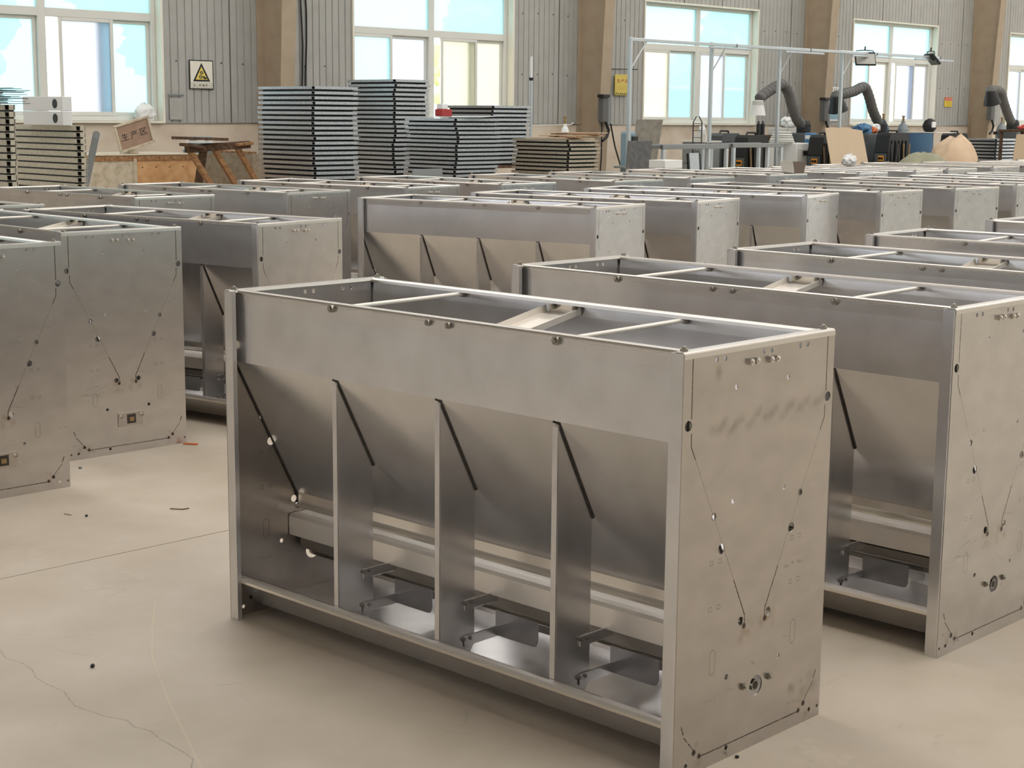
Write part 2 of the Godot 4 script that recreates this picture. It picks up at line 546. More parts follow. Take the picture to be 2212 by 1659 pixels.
func build_hall() -> void:
	# ---------- floor: two pours with a joint between them
	var fl := struct("floor")
	for k in 2:
		var a: float = [WALL_X - 0.3, -4.697][k]
		var b: float = [-4.702, 10.3][k]
		var st := Shape.new().box(Vector3((a + b) / 2, -0.06, -22.3), Vector3(b - a, 0.12, 59.2))
		var m := st.mesh()
		var ar := m.surface_get_arrays(0)
		var uv2 := PackedVector2Array()
		for p in ar[Mesh.ARRAY_VERTEX]:
			uv2.append(Vector2((p.x + 6) / 5.0, (p.z + 4.5) / 5.0))
		ar[Mesh.ARRAY_TEX_UV2] = uv2
		var m2 := ArrayMesh.new()
		m2.add_surface_from_arrays(Mesh.PRIMITIVE_TRIANGLES, ar)
		part("slab", m2, M.floor, fl)
	part("joint_bed", Shape.new().box(Vector3(-4.699, -0.035, -22.3), Vector3(0.03, 0.03, 59)).mesh(), M.groove, fl)

	# ---------- the window wall
	var wl := struct("wall_left")
	var wide := clad_mesh(0.98, SILL, 6.5)
	var above := clad_mesh(1.02, 3.345, 6.5)
	var s0 := 7.77
	part("masonry_base", Shape.new().box(Vector3(WALL_X - 0.115, SILL / 2, -22.3), Vector3(0.25, SILL, 59)).mesh(), M.plaster, wl)
	for k in range(-2, 7):
		var s := s0 + 6.0 * k
		for j in 3:
			part("cladding_panel", above, M.clad, wl, Transform3D(Basis(), Vector3(WALL_X, 0, -(s + 1.02 * j))))
			part("cladding_panel", wide, M.clad, wl, Transform3D(Basis(), Vector3(WALL_X, 0, -(s + 3.06 + 0.98 * j))))
		part("wall_core", Shape.new().box(Vector3(WALL_X - 0.12, (3.345 + 6.5) / 2, -(s + 1.53)), Vector3(0.2, 6.5 - 3.345, 3.06)).mesh(), M.core, wl)
		part("wall_core", Shape.new().box(Vector3(WALL_X - 0.12, (SILL + 6.5) / 2, -(s + 4.53)), Vector3(0.2, 6.5 - SILL, 2.94)).mesh(), M.core, wl)
	part("wall_core", Shape.new().box(Vector3(WALL_X - 0.12, (SILL + 6.5) / 2, 5.7), Vector3(0.2, 6.5 - SILL, 2.95)).mesh(), M.core, wl)
	part("wall_core", Shape.new().box(Vector3(WALL_X - 0.12, (SILL + 6.5) / 2, -50.9), Vector3(0.2, 6.5 - SILL, 2.3)).mesh(), M.core, wl)
	part("base_flashing", Shape.new().box(Vector3(WALL_X + 0.012, SILL + 0.004, -22.3), Vector3(0.03, 0.012, 59)).mesh(), M.dull, wl)
	# screws in rows on the ribs
	var screw := Shape.new().lathe([Vector2(0.011, 0), Vector2(0.011, 0.004), Vector2(0.006, 0.008), Vector2(0, 0.008)], 6, Transform3D(Basis(Vector3(0, 0, 1), -PI / 2), Vector3.ZERO)).mesh()
	var rng := RandomNumberGenerator.new()
	rng.seed = 4
	for k in range(0, 5):
		for j in 8:
			for y in [2.12, 3.0]:
				part("screw", screw, M.weld, wl, Transform3D(Basis(), Vector3(WALL_X + 0.003, y + rng.randf_range(-0.01, 0.01), -(s0 + 6 * k + 3.2 + 0.327 * j + 0.05))))

	# ---------- windows
	for k in range(-2, 7):
		window(k + 5, s0 + 6.0 * k)

	# ---------- columns: tapered steel, deeper towards the roof
	for k in range(-2, 8):
		var s := 6.215 + 6.0 * k
		var c := struct("trim_%d" % (k + 5))
		var inner := func(y: float): return 0.40 + 0.05 * y
		var zc := -(s + 0.11)
		part("outer_flange", Shape.new().box(Vector3(WALL_X + 0.018, 3.25, zc), Vector3(0.014, 6.5, 0.22)).mesh(), M.column, c)
		part("web", Shape.new().prism(PackedVector2Array([Vector2(0.02, 0), Vector2(inner.call(0), 0), Vector2(inner.call(6.5), 6.5), Vector2(0.02, 6.5)]), Vector3(WALL_X, 0, zc - 0.005), Vector3.RIGHT, Vector3.UP, Vector3(0, 0, 0.01)).mesh(), M.column, c)
		part("inner_flange", Shape.new().sheet([Vector2(inner.call(0), 0), Vector2(inner.call(6.5), 6.5)], 0.014, Vector3(WALL_X, 0, zc - 0.11), Vector3.RIGHT, Vector3.UP, Vector3(0, 0, 0.22)).mesh(), M.column, c)

	# ---------- roof with translucent strips
	var ce := struct("ceiling")
	var slope := [[WALL_X - 0.3, 6.5, -3.2, 8.0], [-3.2, 8.0, 10.3, 6.5]]
	part("roof_sheet", Shape.new().sheet([Vector2(WALL_X - 0.3, 6.5), Vector2(-3.2, 8.0), Vector2(10.3, 6.5)], 0.06, Vector3(0, 0, 7.2), Vector3.RIGHT, Vector3.UP, Vector3(0, 0, -(7.2 - ROOF_Z))).mesh(), M.roof, ce)
	for k in 8:
		var z0 := ROOF_Z - 6.0 * k
		for q in slope:
			part("skylight_sheet", Shape.new().sheet([Vector2(q[0], q[1]), Vector2(q[2], q[3])], 0.004, Vector3(0, 0, z0), Vector3.RIGHT, Vector3.UP, Vector3(0, 0, -STRIP)).mesh(), M.skylight, ce)
			part("roof_sheet", Shape.new().sheet([Vector2(q[0], q[1]), Vector2(q[2], q[3])], 0.06, Vector3(0, 0, z0 - STRIP), Vector3.RIGHT, Vector3.UP, Vector3(0, 0, -(6.0 - STRIP))).mesh(), M.roof, ce)

	# ---------- the other walls, out of the picture
	var wr := struct("wall_right")
	part("masonry_base", Shape.new().box(Vector3(10.1, SILL / 2, -22.3), Vector3(0.2, SILL, 59)).mesh(), M.plaster, wr)
	part("upper_wall", Shape.new().box(Vector3(10.1, 4.9, -22.3), Vector3(0.2, 3.2, 59)).mesh(), M.clad, wr)
	for k in 10:
		part("pier", Shape.new().box(Vector3(10.1, 2.34, 5.5 - 6.0 * k), Vector3(0.2, 1.93, 2.95)).mesh(), M.clad, wr)
		part("pane", Shape.new().box(Vector3(10.1, 2.34, 2.5 - 6.0 * k), Vector3(0.005, 1.9, 3.03)).mesh(), M.glass, wr)
	# end walls: the near one with a band of windows, the far one with a door opening
	var wf := struct("wall_front")
	part("masonry_base", Shape.new().box(Vector3(-3.3, SILL / 2, 7.1), Vector3(27.3, SILL, 0.2)).mesh(), M.plaster, wf)
	part("upper_wall", Shape.new().box(Vector3(-3.3, 5.2, 7.1), Vector3(27.3, 3.0, 0.2)).mesh(), M.clad, wf)
	for k in 5:
		part("pier", Shape.new().box(Vector3(-15.6 + 6.0 * k, 2.54, 7.1), Vector3(1.4, 2.32, 0.2)).mesh(), M.clad, wf)
		if k < 4:
			part("pane", Shape.new().box(Vector3(-12.6 + 6.0 * k, 2.54, 7.1), Vector3(4.6, 2.32, 0.005)).mesh(), M.glass_clear, wf)
	var wb := struct("wall_back")
	for b in [[-10.6, 3.9, 12.5, 7.8], [6.1, 3.9, 8.4, 7.8], [-1.2, 6.35, 6.3, 3.3]]:
		part("wall_sheet", Shape.new().box(Vector3(b[0], b[1], -51.7), Vector3(b[2], b[3], 0.2)).mesh(), M.clad, wb)
	for e in [[7.1, wf], [-51.7, wb]]:
		part("gable", Shape.new().prism(PackedVector2Array([Vector2(-16.99, 6.4), Vector2(10.3, 6.4), Vector2(-3.2, 8.0)]), Vector3(0, 0, e[0] - 0.1), Vector3.RIGHT, Vector3.UP, Vector3(0, 0, 0.2)).mesh(), M.clad, e[1])

	# ---------- the yard outside
	var yard := struct("yard_ground")
	part("paving", Shape.new().box(Vector3(-60, -0.3, -15), Vector3(86, 0.2, 200)).mesh(), M.yard, yard)
	part("paving", Shape.new().box(Vector3(50, -0.3, -15), Vector3(79, 0.2, 200)).mesh(), M.yard, yard)


const STRIP := 2.6
const ROOF_Z := -2.5


func window(num: int, s: float) -> void:
	# 3.06 m wide, from s to s + 3.06 along the wall; x = 0 is the inner face
	var w := struct("window_%d" % num)
	w.position = Vector3(WALL_X, 0, -s)
	var W := 3.06
	var y1 := 3.345
	var yt := 2.63
	var d := -0.13
	for e in [[0.0, 0.03], [W - 0.03, 0.03]]:
		part("reveal", Shape.new().box(Vector3(-0.1, (SILL + y1) / 2, -(e[0] + 0.015)), Vector3(0.26, y1 - SILL, 0.03)).mesh(), M.reveal, w)
	part("reveal", Shape.new().box(Vector3(-0.1, y1 - 0.012, -W / 2), Vector3(0.26, 0.024, W - 0.06)).mesh(), M.reveal, w)
	part("sill", Shape.new().box(Vector3(-0.08, SILL + 0.012, -W / 2), Vector3(0.28, 0.024, W - 0.06)).mesh(), M.reveal, w)
	var bar := func(called: String, a: float, b: float, ya: float, yb: float, dep := 0.07, off := 0.0):
		return part(called, Shape.new().rbox(Vector3(d + off, (ya + yb) / 2, -(a + b) / 2), Vector3(dep, yb - ya, b - a), 0.006).mesh(), M.frame, w)
	var lo := SILL + 0.024
	var hi := y1 - 0.024
	bar.call("frame", 0.03, 0.09, lo, hi)
	bar.call("frame", W - 0.09, W - 0.03, lo, hi)
	bar.call("frame", 0.09, W - 0.09, lo, lo + 0.06)
	bar.call("frame", 0.09, W - 0.09, hi - 0.055, hi)
	bar.call("transom", 0.09, W - 0.09, yt - 0.05, yt + 0.05)
	bar.call("mullion", W / 2 - 0.05, W / 2 + 0.05, lo + 0.06, hi - 0.055, 0.08)
	var pane := func(a: float, b: float, ya: float, yb: float, off: float, parent: Node):
		part("pane", Shape.new().box(Vector3(d + off, (ya + yb) / 2, -(a + b) / 2), Vector3(0.005, yb - ya, b - a)).mesh(), M[["glass", "glass_lilac", "glass", "glass_green"][int(absf(a * 7.0 + num * 3.0 + ya)) % 4]] if yb < 2.7 else M.glass, parent)
	pane.call(0.09, W / 2 - 0.05, yt + 0.05, hi - 0.055, 0.0, w)
	pane.call(W / 2 + 0.05, W - 0.09, yt + 0.05, hi - 0.055, 0.0, w)
	# two sliding sashes in each half; how far each is pushed open differs
	var shift: Array = [[0.0, 0.16], [0.0, 0.13], [0.0, 0.0], [0.0, 0.14], [0.02, 0.05], [0.03, 0.26], [0.0, 0.2]][(num + 2) % 7]
	for h in 2:
		var a0 := 0.09 if h == 0 else W / 2 + 0.05
		var a1 := W / 2 - 0.05 if h == 0 else W - 0.09
		var half := (a1 - a0) / 2
		for j in 2:
			var a: float = a0 + (shift[h] if j == 0 else half - 0.02)
			var b: float = a + half + 0.02
			var off := 0.022 if j == 0 else -0.022
			var sash := Node3D.new()
			sash.name = "sash"
			w.add_child(sash, true)
			var sb := func(p: float, q: float, ya: float, yb: float):
				part("stile", Shape.new().rbox(Vector3(d + off, (ya + yb) / 2, -(p + q) / 2), Vector3(0.032, yb - ya, q - p), 0.004).mesh(), M.frame, sash)
			sb.call(a, a + 0.045, lo + 0.06, yt - 0.05)
			sb.call(b - 0.045, b, lo + 0.06, yt - 0.05)
			sb.call(a + 0.045, b - 0.045, lo + 0.06, lo + 0.105)
			sb.call(a + 0.045, b - 0.045, yt - 0.09, yt - 0.05)
			pane.call(a + 0.045, b - 0.045, lo + 0.105, yt - 0.09, off, sash)


const L2 := 0.8505
const W2 := 0.3011


func panel_texture(kind: int) -> ImageTexture:
	# an end panel, 0.602 m wide and 1 m high: mill finish, burnt weld lines, stains, smears and the outlines cut for knock-outs
	var im := Image.create(602, 1000, false, Image.FORMAT_RGBA8)
	var f := FastNoiseLite.new()
	f.seed = 60 + kind
	f.frequency = 0.006
	f.fractal_octaves = 4
	var base: Color = [Color(0.715, 0.685, 0.655), Color(0.755, 0.735, 0.715), Color(0.735, 0.735, 0.735)][kind]
	for y in 1000:
		for x in 602:
			var g := 1.0 + 0.045 * f.get_noise_2d(x, y * 1.6)
			im.set_pixel(x, y, Color(base.r * g, base.g * g, base.b * g))
	var rng := RandomNumberGenerator.new()
	rng.seed = 11 + kind
	var q := func(z: float, y: float): return Vector2((0.301 - z) * 1000, (1.0 - y) * 1000)
	var burnt := Color(0.16, 0.13, 0.11)
	var rust := Color(0.50, 0.36, 0.22)
	for s in [-1, 1]:
		var gap := 0.06 if kind < 2 else 0.3
		stroke(im, [q.call(s * 0.270, 0.985), q.call(s * 0.270, 0.85)], 1.6, burnt, 0.85, rng, 0.5, gap)
		stroke(im, [q.call(s * 0.269, 0.815), q.call(s * 0.268, 0.785), q.call(s * 0.252, 0.755)], 1.5, burnt, 0.8, rng, 0.5, gap)
		stroke(im, [q.call(s * 0.252, 0.755), q.call(s * 0.040, 0.345)], 0.9, Color(0.33, 0.29, 0.25), 0.5, rng, 0.4, 0.35)
		stroke(im, [q.call(s * 0.09, 0.44), q.call(s * 0.042, 0.345), q.call(s * 0.040, 0.318)], 1.6, burnt, 0.8, rng, 0.5, 0.2)
		dab(im, q.call(s * 0.043, 0.318), 9, burnt, 0.8)
		for k in 16:
			dab(im, q.call(s * 0.043 + rng.randf_range(-0.035, 0.035), 0.312 + rng.randf_range(-0.03, 0.02)), rng.randf_range(6, 18), rust, rng.randf_range(0.03, 0.09))
		dab(im, q.call(s * 0.175, 0.609), 11, burnt, 0.55)
		stroke(im, [q.call(s * 0.276, 0.128), q.call(s * 0.268, 0.108)], 2.2, Color(0.3, 0.26, 0.22), 0.8, rng, 0.3)
		stroke(im, [q.call(s * 0.266, 0.10), q.call(s * 0.22, 0.05)], 1.5, burnt, 0.7, rng, 0.5, 0.3)
		dab(im, q.call(s * 0.226, 0.052), 9, burnt, 0.85)
		dab(im, q.call(s * 0.205, 0.038), 8, burnt, 0.8)
		for k in 10:
			dab(im, q.call(s * 0.225 + rng.randf_range(-0.03, 0.03), 0.045 + rng.randf_range(-0.03, 0.03)), rng.randf_range(5, 16), rust, rng.randf_range(0.03, 0.10))
		# outlines of the long and the square knock-outs
		var ov := []
		for k in 25:
			var a := TAU * k / 24
			ov.append(q.call(s * 0.165 + 0.0105 * cos(a), 0.256 + 0.0105 * sin(a) + (0.02 if sin(a) > 0 else -0.02)))
		stroke(im, ov, 0.8, Color(0.36, 0.33, 0.29), 0.6, rng)
		for y in [0.499, 0.388]:
			for z in [0.147, 0.179]:
				var c: Vector2 = q.call(s * z, y)
				stroke(im, [c + Vector2(-6, -5), c + Vector2(6, -5), c + Vector2(6, 5), c + Vector2(-6, 5), c + Vector2(-6, -5)], 0.8, Color(0.38, 0.35, 0.31), 0.6, rng)
	stroke(im, [q.call(0.205, 0.036), q.call(-0.205, 0.036)], 1.5, burnt, 0.8, rng, 0.5, 0.15)
	if kind == 0:
		# the dark hand smears across the nearest panel
		for k in 7:
			var z0 := lerpf(-0.27, 0.17, k / 6.5)
			var pts := []
			for j in 6:
				pts.append(q.call(z0 + 0.012 * j + rng.randf_range(-0.004, 0.004), 0.845 - 0.03 * (z0 + 0.27) - 0.006 * j + rng.randf_range(-0.008, 0.008)))
			for j in 5:
				stroke(im, pts, rng.randf_range(6, 15), Color(0.54, 0.52, 0.49), rng.randf_range(0.015, 0.04), rng, 7.0, 0.3)
		for k in 6:
			dab(im, q.call(0.175 + rng.randf_range(-0.008, 0.008), 0.945 + rng.randf_range(-0.014, 0.014)), 14, Color(0.55, 0.52, 0.49), 0.14)
		for k in 14:
			dab(im, q.call(lerpf(-0.27, -0.15, rng.randf()), 0.10 + rng.randf_range(-0.015, 0.02)), rng.randf_range(8, 20), Color(0.50, 0.45, 0.37), 0.12)
	for k in 14 + 10 * kind:
		var c := Vector2(rng.randf() * 602, rng.randf() * 1000)
		var d := Vector2.from_angle(rng.randf_range(-0.5, 0.5)) * rng.randf_range(10, 90)
		stroke(im, [c, c + d], rng.randf_range(1, 5), Color(0.45, 0.43, 0.40) if k % 3 else Color(0.85, 0.84, 0.82), rng.randf_range(0.08, 0.25), rng, 3.0, 0.4)
	if kind == 2:
		# pale wipe marks in arcs
		for k in 9:
			var c := Vector2(rng.randf_range(150, 450), rng.randf_range(200, 900))
			var r := rng.randf_range(80, 230)
			var a0 := rng.randf() * TAU
			var arc := []
			for j in 9:
				arc.append(c + Vector2.from_angle(a0 + j * 0.14) * r)
			stroke(im, arc, rng.randf_range(1.5, 4), Color(0.86, 0.86, 0.85), 0.35, rng, 2.0, 0.3)
	return ImageTexture.create_from_image(im)


func end_panel_mesh() -> ArrayMesh:
	# a 3 mm plate with its holes: bands of cells, one hole to a cell
	var bands := [
		[0.974, [[-0.182, 0.0065], [-0.150, 0.0065], [-0.032, 0.0065], [0.0, 0.0065], [0.150, 0.0065], [0.182, 0.0065]]], [0.903, [[-0.104, 0.006], [0.104, 0.006]]], [0.834, [[-0.280, 0.0125], [0.280, 0.0125]]],
		[0.633, [[-0.103, 0.006], [0.103, 0.006]]], [0.607, [[-0.176, 0.007], [0.176, 0.007]]], [0.526, [[-0.142, 0.0125], [0.142, 0.0125]]], [0.332, [[-0.056, 0.011], [0.056, 0.011]]],
		[0.206, [[-0.106, 0.007], [0.106, 0.007]]], [0.154, [[-0.015, 0.026]]], [0.027, [[-0.291, 0.0045], [-0.255, 0.006], [0.098, 0.006], [0.255, 0.006], [0.291, 0.0045]]],
	]
	var sh := Shape.new()
	var h := 0.0015
	var face := func(p: Array):
		# p as Vector2(z, y), convex
		var c := PackedVector2Array(p)
		if Geometry2D.is_polygon_clockwise(c):
			c.reverse()
		for i in range(1, c.size() - 1):
			var q := [c[0], c[i], c[i + 1]].map(func(w): return Vector3(0, w.y, w.x))
			var o := Vector3(h, 0, 0)
			sh.tri(q[0] - o, q[1] - o, q[2] - o, Vector3.LEFT, Vector3.LEFT, Vector3.LEFT)
			sh.tri(q[0] + o, q[2] + o, q[1] + o, Vector3.RIGHT, Vector3.RIGHT, Vector3.RIGHT)
	var top := 0.998
	for b in bands:
		var rmax := 0.0
		for q in b[1]:
			rmax = maxf(rmax, q[1])
		var y1: float = b[0] + rmax + 0.0015
		var y0: float = b[0] - rmax - 0.0015
		face.call([Vector2(-W2, y1), Vector2(W2, y1), Vector2(W2, top), Vector2(-W2, top)])
		for i in b[1].size():
			var z0: float = -W2 if i == 0 else (b[1][i - 1][0] + b[1][i][0]) / 2
			var z1: float = W2 if i == b[1].size() - 1 else (b[1][i + 1][0] + b[1][i][0]) / 2
			var c := Vector2(b[1][i][0], b[0])
			var r: float = b[1][i][1]
			var ang := []
			for k in 16:
				ang.append(TAU * k / 16 - PI)
			for k in [Vector2(z0, y0), Vector2(z1, y0), Vector2(z1, y1), Vector2(z0, y1)]:
				ang.append((k - c).angle())
			ang.sort()
			var out := func(a: float):
				var d := Vector2.from_angle(a)
				var t := 1e9
				if absf(d.x) > 1e-6:
					t = minf(t, ((z1 if d.x > 0 else z0) - c.x) / d.x)
				if absf(d.y) > 1e-6:
					t = minf(t, ((y1 if d.y > 0 else y0) - c.y) / d.y)
				return c + d * t
			for k in ang.size():
				var a0: float = ang[k]
				var a1: float = ang[(k + 1) % ang.size()]
				var p0 := c + Vector2.from_angle(a0) * r
				var p1 := c + Vector2.from_angle(a1) * r
				if p0.distance_to(p1) < 1e-6:
					continue
				face.call([p0, out.call(a0), out.call(a1), p1])
				sh.quad(Vector3(-h, p0.y, p0.x), Vector3(-h, p1.y, p1.x), Vector3(h, p1.y, p1.x), Vector3(h, p0.y, p0.x))
		top = y0
	face.call([Vector2(-W2, 0), Vector2(W2, 0), Vector2(W2, top), Vector2(-W2, top)])
	for e in [[Vector2(-W2, 0), Vector2(W2, 0)], [Vector2(W2, 0.998), Vector2(-W2, 0.998)], [Vector2(W2, 0), Vector2(W2, 0.998)], [Vector2(-W2, 0.998), Vector2(-W2, 0)]]:
		sh.quad(Vector3(h, e[0].y, e[0].x), Vector3(-h, e[0].y, e[0].x), Vector3(-h, e[1].y, e[1].x), Vector3(h, e[1].y, e[1].x))
	for i in sh.v.size():
		sh.t[i] = Vector2((0.301 - sh.v[i].z) / 0.602, 1.0 - sh.v[i].y)
	return sh.mesh()


func hex(r: float, h: float, xf := Transform3D()) -> Shape:
	# a nut or bolt head along y with a slight chamfer
	var s := Shape.new()
	var p := PackedVector2Array()
	for k in 6:
		p.append(Vector2.from_angle(TAU * k / 6) * r)
	s.prism(p, xf.origin, xf.basis.x, xf.basis.z, xf.basis.y * h)
	s.lathe([Vector2(r * 0.5, h), Vector2(r * 0.5, h + r * 0.35), Vector2(r * 0.35, h + r * 0.5), Vector2(0, h + r * 0.5)], 8, xf)
	return s


func along(dir: Vector3, at_: Vector3) -> Transform3D:
	var y := dir.normalized()
	var x := y.cross(Vector3.UP if absf(y.y) < 0.9 else Vector3.RIGHT).normalized()
	return Transform3D(Basis(x, y, x.cross(y)), at_)


func make_feeder() -> Node3D:
	var f := thing("pig_feeder", "x", "feeder")
	var S: StandardMaterial3D = M.steel0
	var X := Vector3.RIGHT
	var Y := Vector3.UP
	var Z := Vector3.BACK
	# end panels with folded edges
	var pm := end_panel_mesh()
	for s in [-1, 1]:
		var e := part("end_panel", pm, M.panel0, f, Transform3D(Basis(), Vector3(s * (L2 - 0.0015), 0, 0)))
		for q in [-1, 1]:
			part("edge_flange", Shape.new().sheet([Vector2(0, 0), Vector2(-s * 0.004, q * 0.0015), Vector2(-s * 0.036, q * 0.0015), Vector2(-s * 0.036, -q * 0.012)], 0.0025, Vector3(0, 0.0, q * (W2 - 0.002)), X, Z, Y * 0.998).mesh(), S, e)
			part("corner_bolt", hex(0.010, 0.007, Transform3D(Basis(), Vector3(-s * 0.018, 1.0, q * 0.278))).mesh(), M.bolt, e)
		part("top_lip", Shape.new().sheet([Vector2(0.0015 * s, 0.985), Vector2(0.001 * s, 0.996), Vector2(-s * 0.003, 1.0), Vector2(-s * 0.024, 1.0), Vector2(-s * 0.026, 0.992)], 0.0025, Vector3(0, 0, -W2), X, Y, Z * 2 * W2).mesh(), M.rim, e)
		# bolts and the pipe socket low on the panel
		for b in [[0.039, 0.166], [-0.067, 0.165]]:
			part("bolt", hex(0.009, 0.007, along(X * s, Vector3(s * 0.0015, b[1], b[0]))).mesh(), M.bolt, e)
		for b in [[0.056, 0.957], [0.032, 0.957], [-0.024, 0.954], [-0.048, 0.954]]:
			part("wing_nut", hex(0.0085, 0.009, along(X * s, Vector3(s * 0.0015, b[1], b[0]))).mesh(), M.rim, e)
	# hopper sheets: rolled rim, upright wall, slope, throat
	for s in [1, -1]:
		var hs := Shape.new().sheet([Vector2(0.2722, 0.990), Vector2(0.2702, 0.957), Vector2(0.2690, 0.787), Vector2(0.040, 0.341), Vector2(0.040, 0.318)], 0.0022, Vector3(-L2 + 0.004, 0, 0), Z * s, Y, X * 2 * (L2 - 0.004))
		var hp := part("hopper_sheet", hs.mesh(), S, f)
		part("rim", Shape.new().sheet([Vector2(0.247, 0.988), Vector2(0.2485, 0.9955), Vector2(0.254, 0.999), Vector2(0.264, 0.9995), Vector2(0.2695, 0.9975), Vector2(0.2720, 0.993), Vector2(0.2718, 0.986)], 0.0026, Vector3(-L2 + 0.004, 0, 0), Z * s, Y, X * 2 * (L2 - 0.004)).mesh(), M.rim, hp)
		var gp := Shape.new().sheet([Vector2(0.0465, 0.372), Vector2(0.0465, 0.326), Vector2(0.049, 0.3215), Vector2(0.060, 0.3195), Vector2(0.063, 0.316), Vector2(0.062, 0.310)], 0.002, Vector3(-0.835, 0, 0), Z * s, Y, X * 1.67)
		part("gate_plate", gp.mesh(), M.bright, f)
		# weld beads where the hopper meets the end panels
		for q in [-1, 1]:
			part("weld_seam", Shape.new().tube([Vector3(q * (L2 - 0.007), 0.985, s * 0.272), Vector3(q * (L2 - 0.007), 0.787, s * 0.270), Vector3(q * (L2 - 0.007), 0.345, s * 0.044), Vector3(q * (L2 - 0.007), 0.30, s * 0.042)], 0.0034, 6).mesh(), M.weld, f)
		# dividers
		for xd in [-0.38, 0.035, 0.449]:
			var d := Shape.new().prism(PackedVector2Array([Vector2(0.266, 0.125), Vector2(0.266, 0.780), Vector2(0.140, 0.536), Vector2(0.140, 0.10), Vector2(0.160, 0.072), Vector2(0.236, 0.072)]), Vector3(xd - 0.0015, 0, 0), Z * s, Y, X * 0.003)
			d.sheet([Vector2(xd, 0.262), Vector2(xd - 0.001, 0.268), Vector2(xd - 0.016, 0.269)], 0.003, Vector3(0, 0.125, 0), X, Z * s, Y * 0.648)
			var dv := part("divider", d.mesh(), M.steel1, f)
			part("weld_seam", Shape.new().tube([Vector3(xd - 0.014, 0.785, s * 0.270), Vector3(xd + 0.004, 0.783, s * 0.270), Vector3(xd + 0.005, 0.77, s * 0.262), Vector3(xd + 0.005, 0.66, s * 0.206), Vector3(xd + 0.005, 0.54, s * 0.1445), Vector3(xd + 0.004, 0.525, s * 0.1385)], 0.003, 6).mesh(), M.weld, dv)
			for b in [[0.221, 0.178], [0.221, 0.156], [0.120, 0.182], [0.120, 0.160]]:
				part("bolt", hex(0.006, 0.007, along(X, Vector3(xd + 0.0015, b[0], s * b[1]))).mesh(), M.bolt, dv)
			# flat arms from the divider to the pipe and its guard
			for b in [[0.214, 0.028], [0.114, 0.030]]:
				part("bracket_arm", Shape.new().rbox(Vector3(xd + 0.004, b[0], s * 0.116), Vector3(0.004, b[1], 0.130), 0.001).mesh(), M.steel1, f)
			var g := PackedVector2Array([Vector2(xd - 0.004, 0.172), Vector2(xd - 0.004, 0.100), Vector2(xd + 0.140, 0.100), Vector2(xd + 0.151, 0.104), Vector2(xd + 0.156, 0.115), Vector2(xd + 0.156, 0.172)])
			part("pipe_guard", Shape.new().prism(g, Vector3(0, 0, s * 0.050), X, Y, Z * s * 0.002).mesh(), M.steel1, f)
		# nuts on the rim
		for b in [[-0.388, 0.985, 0.0115], [0.447, 0.984, 0.0115], [0.0, 0.984, 0.009], [0.076, 0.984, 0.009]]:
			part("nut", hex(b[2], 0.012, along(Z * s, Vector3(b[0] * s if s > 0 else b[0] - 0.036, b[1], s * 0.271))).mesh(), M.bolt, f)
	# trough with a rolled lip each side
	part("trough", Shape.new().sheet([Vector2(0.278, 0.112), Vector2(0.213, 0.036), Vector2(-0.213, 0.036), Vector2(-0.278, 0.112)], 0.0025, Vector3(-L2 + 0.004, 0, 0), Z, Y, X * 2 * (L2 - 0.004)).mesh(), M.steel1, f)
	for s in [1, -1]:
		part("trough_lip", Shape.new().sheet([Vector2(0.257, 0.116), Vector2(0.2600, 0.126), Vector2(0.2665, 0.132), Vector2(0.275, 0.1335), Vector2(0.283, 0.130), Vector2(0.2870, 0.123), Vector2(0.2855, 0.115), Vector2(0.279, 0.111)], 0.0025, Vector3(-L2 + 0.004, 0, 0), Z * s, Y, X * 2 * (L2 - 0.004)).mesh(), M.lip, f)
	# the shelf under the throat
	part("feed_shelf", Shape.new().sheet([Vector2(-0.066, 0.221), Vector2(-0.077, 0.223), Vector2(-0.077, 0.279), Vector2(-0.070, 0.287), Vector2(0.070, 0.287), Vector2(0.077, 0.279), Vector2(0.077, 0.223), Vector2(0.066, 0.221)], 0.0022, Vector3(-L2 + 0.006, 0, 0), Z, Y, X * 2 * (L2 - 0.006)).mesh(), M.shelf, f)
	part("support_bar", Shape.new().rbox(Vector3(0, 0.193, 0.0), Vector3(2 * L2 - 0.03, 0.036, 0.09), 0.004).mesh(), M.dull, f)
	part("water_pipe", Shape.new().tube([Vector3(-L2 + 0.004, 0.154, -0.015), Vector3(L2 - 0.001, 0.154, -0.015)], 0.0145, 12).mesh(), M.bolt, f)
	part("pipe_bore_shade", Shape.new().tube([Vector3(-L2 + 0.003, 0.154, -0.015), Vector3(L2 - 0.0005, 0.154, -0.015)], 0.0105, 12).mesh(), M.black, f)  # solid black core; the dark of the hollow end put into colour
	# tie rods and the adjuster channel in the hopper mouth
	for t in [[-0.388, -0.426], [0.447, 0.412]]:
		var rod := part("tie_rod", Shape.new().tube([Vector3(t[0], 0.984, 0.268), Vector3(t[1], 0.983, -0.268)], 0.0062, 8).mesh(), M.pale_lit, f)
		part("nut", hex(0.0115, 0.010, along(Vector3(0, 0, 1), Vector3(t[1], 0.983, -0.268))).mesh(), M.bolt, rod)
	var ad := Node3D.new()
	ad.name = "adjuster"
	f.add_child(ad)
	ad.position = Vector3(-0.020, 0.972, -0.266)
	ad.rotation.x = 0.19
	part("channel", Shape.new().sheet([Vector2(-0.064, 0.020), Vector2(-0.062, 0.002), Vector2(-0.058, 0), Vector2(0.058, 0), Vector2(0.062, 0.002), Vector2(0.064, 0.020)], 0.002, Vector3(0, -0.01, 0.004), X, Y, Z * 0.27).mesh(), M.pale_lit, ad)
	part("mount_plate", Shape.new().prism(PackedVector2Array([Vector2(-0.055, -0.012), Vector2(0.066, -0.012), Vector2(0.070, 0.006), Vector2(0.064, 0.018), Vector2(-0.050, 0.018)]), Vector3(0, 0, 0), X, Y, Z * 0.002).mesh(), M.bright, ad)
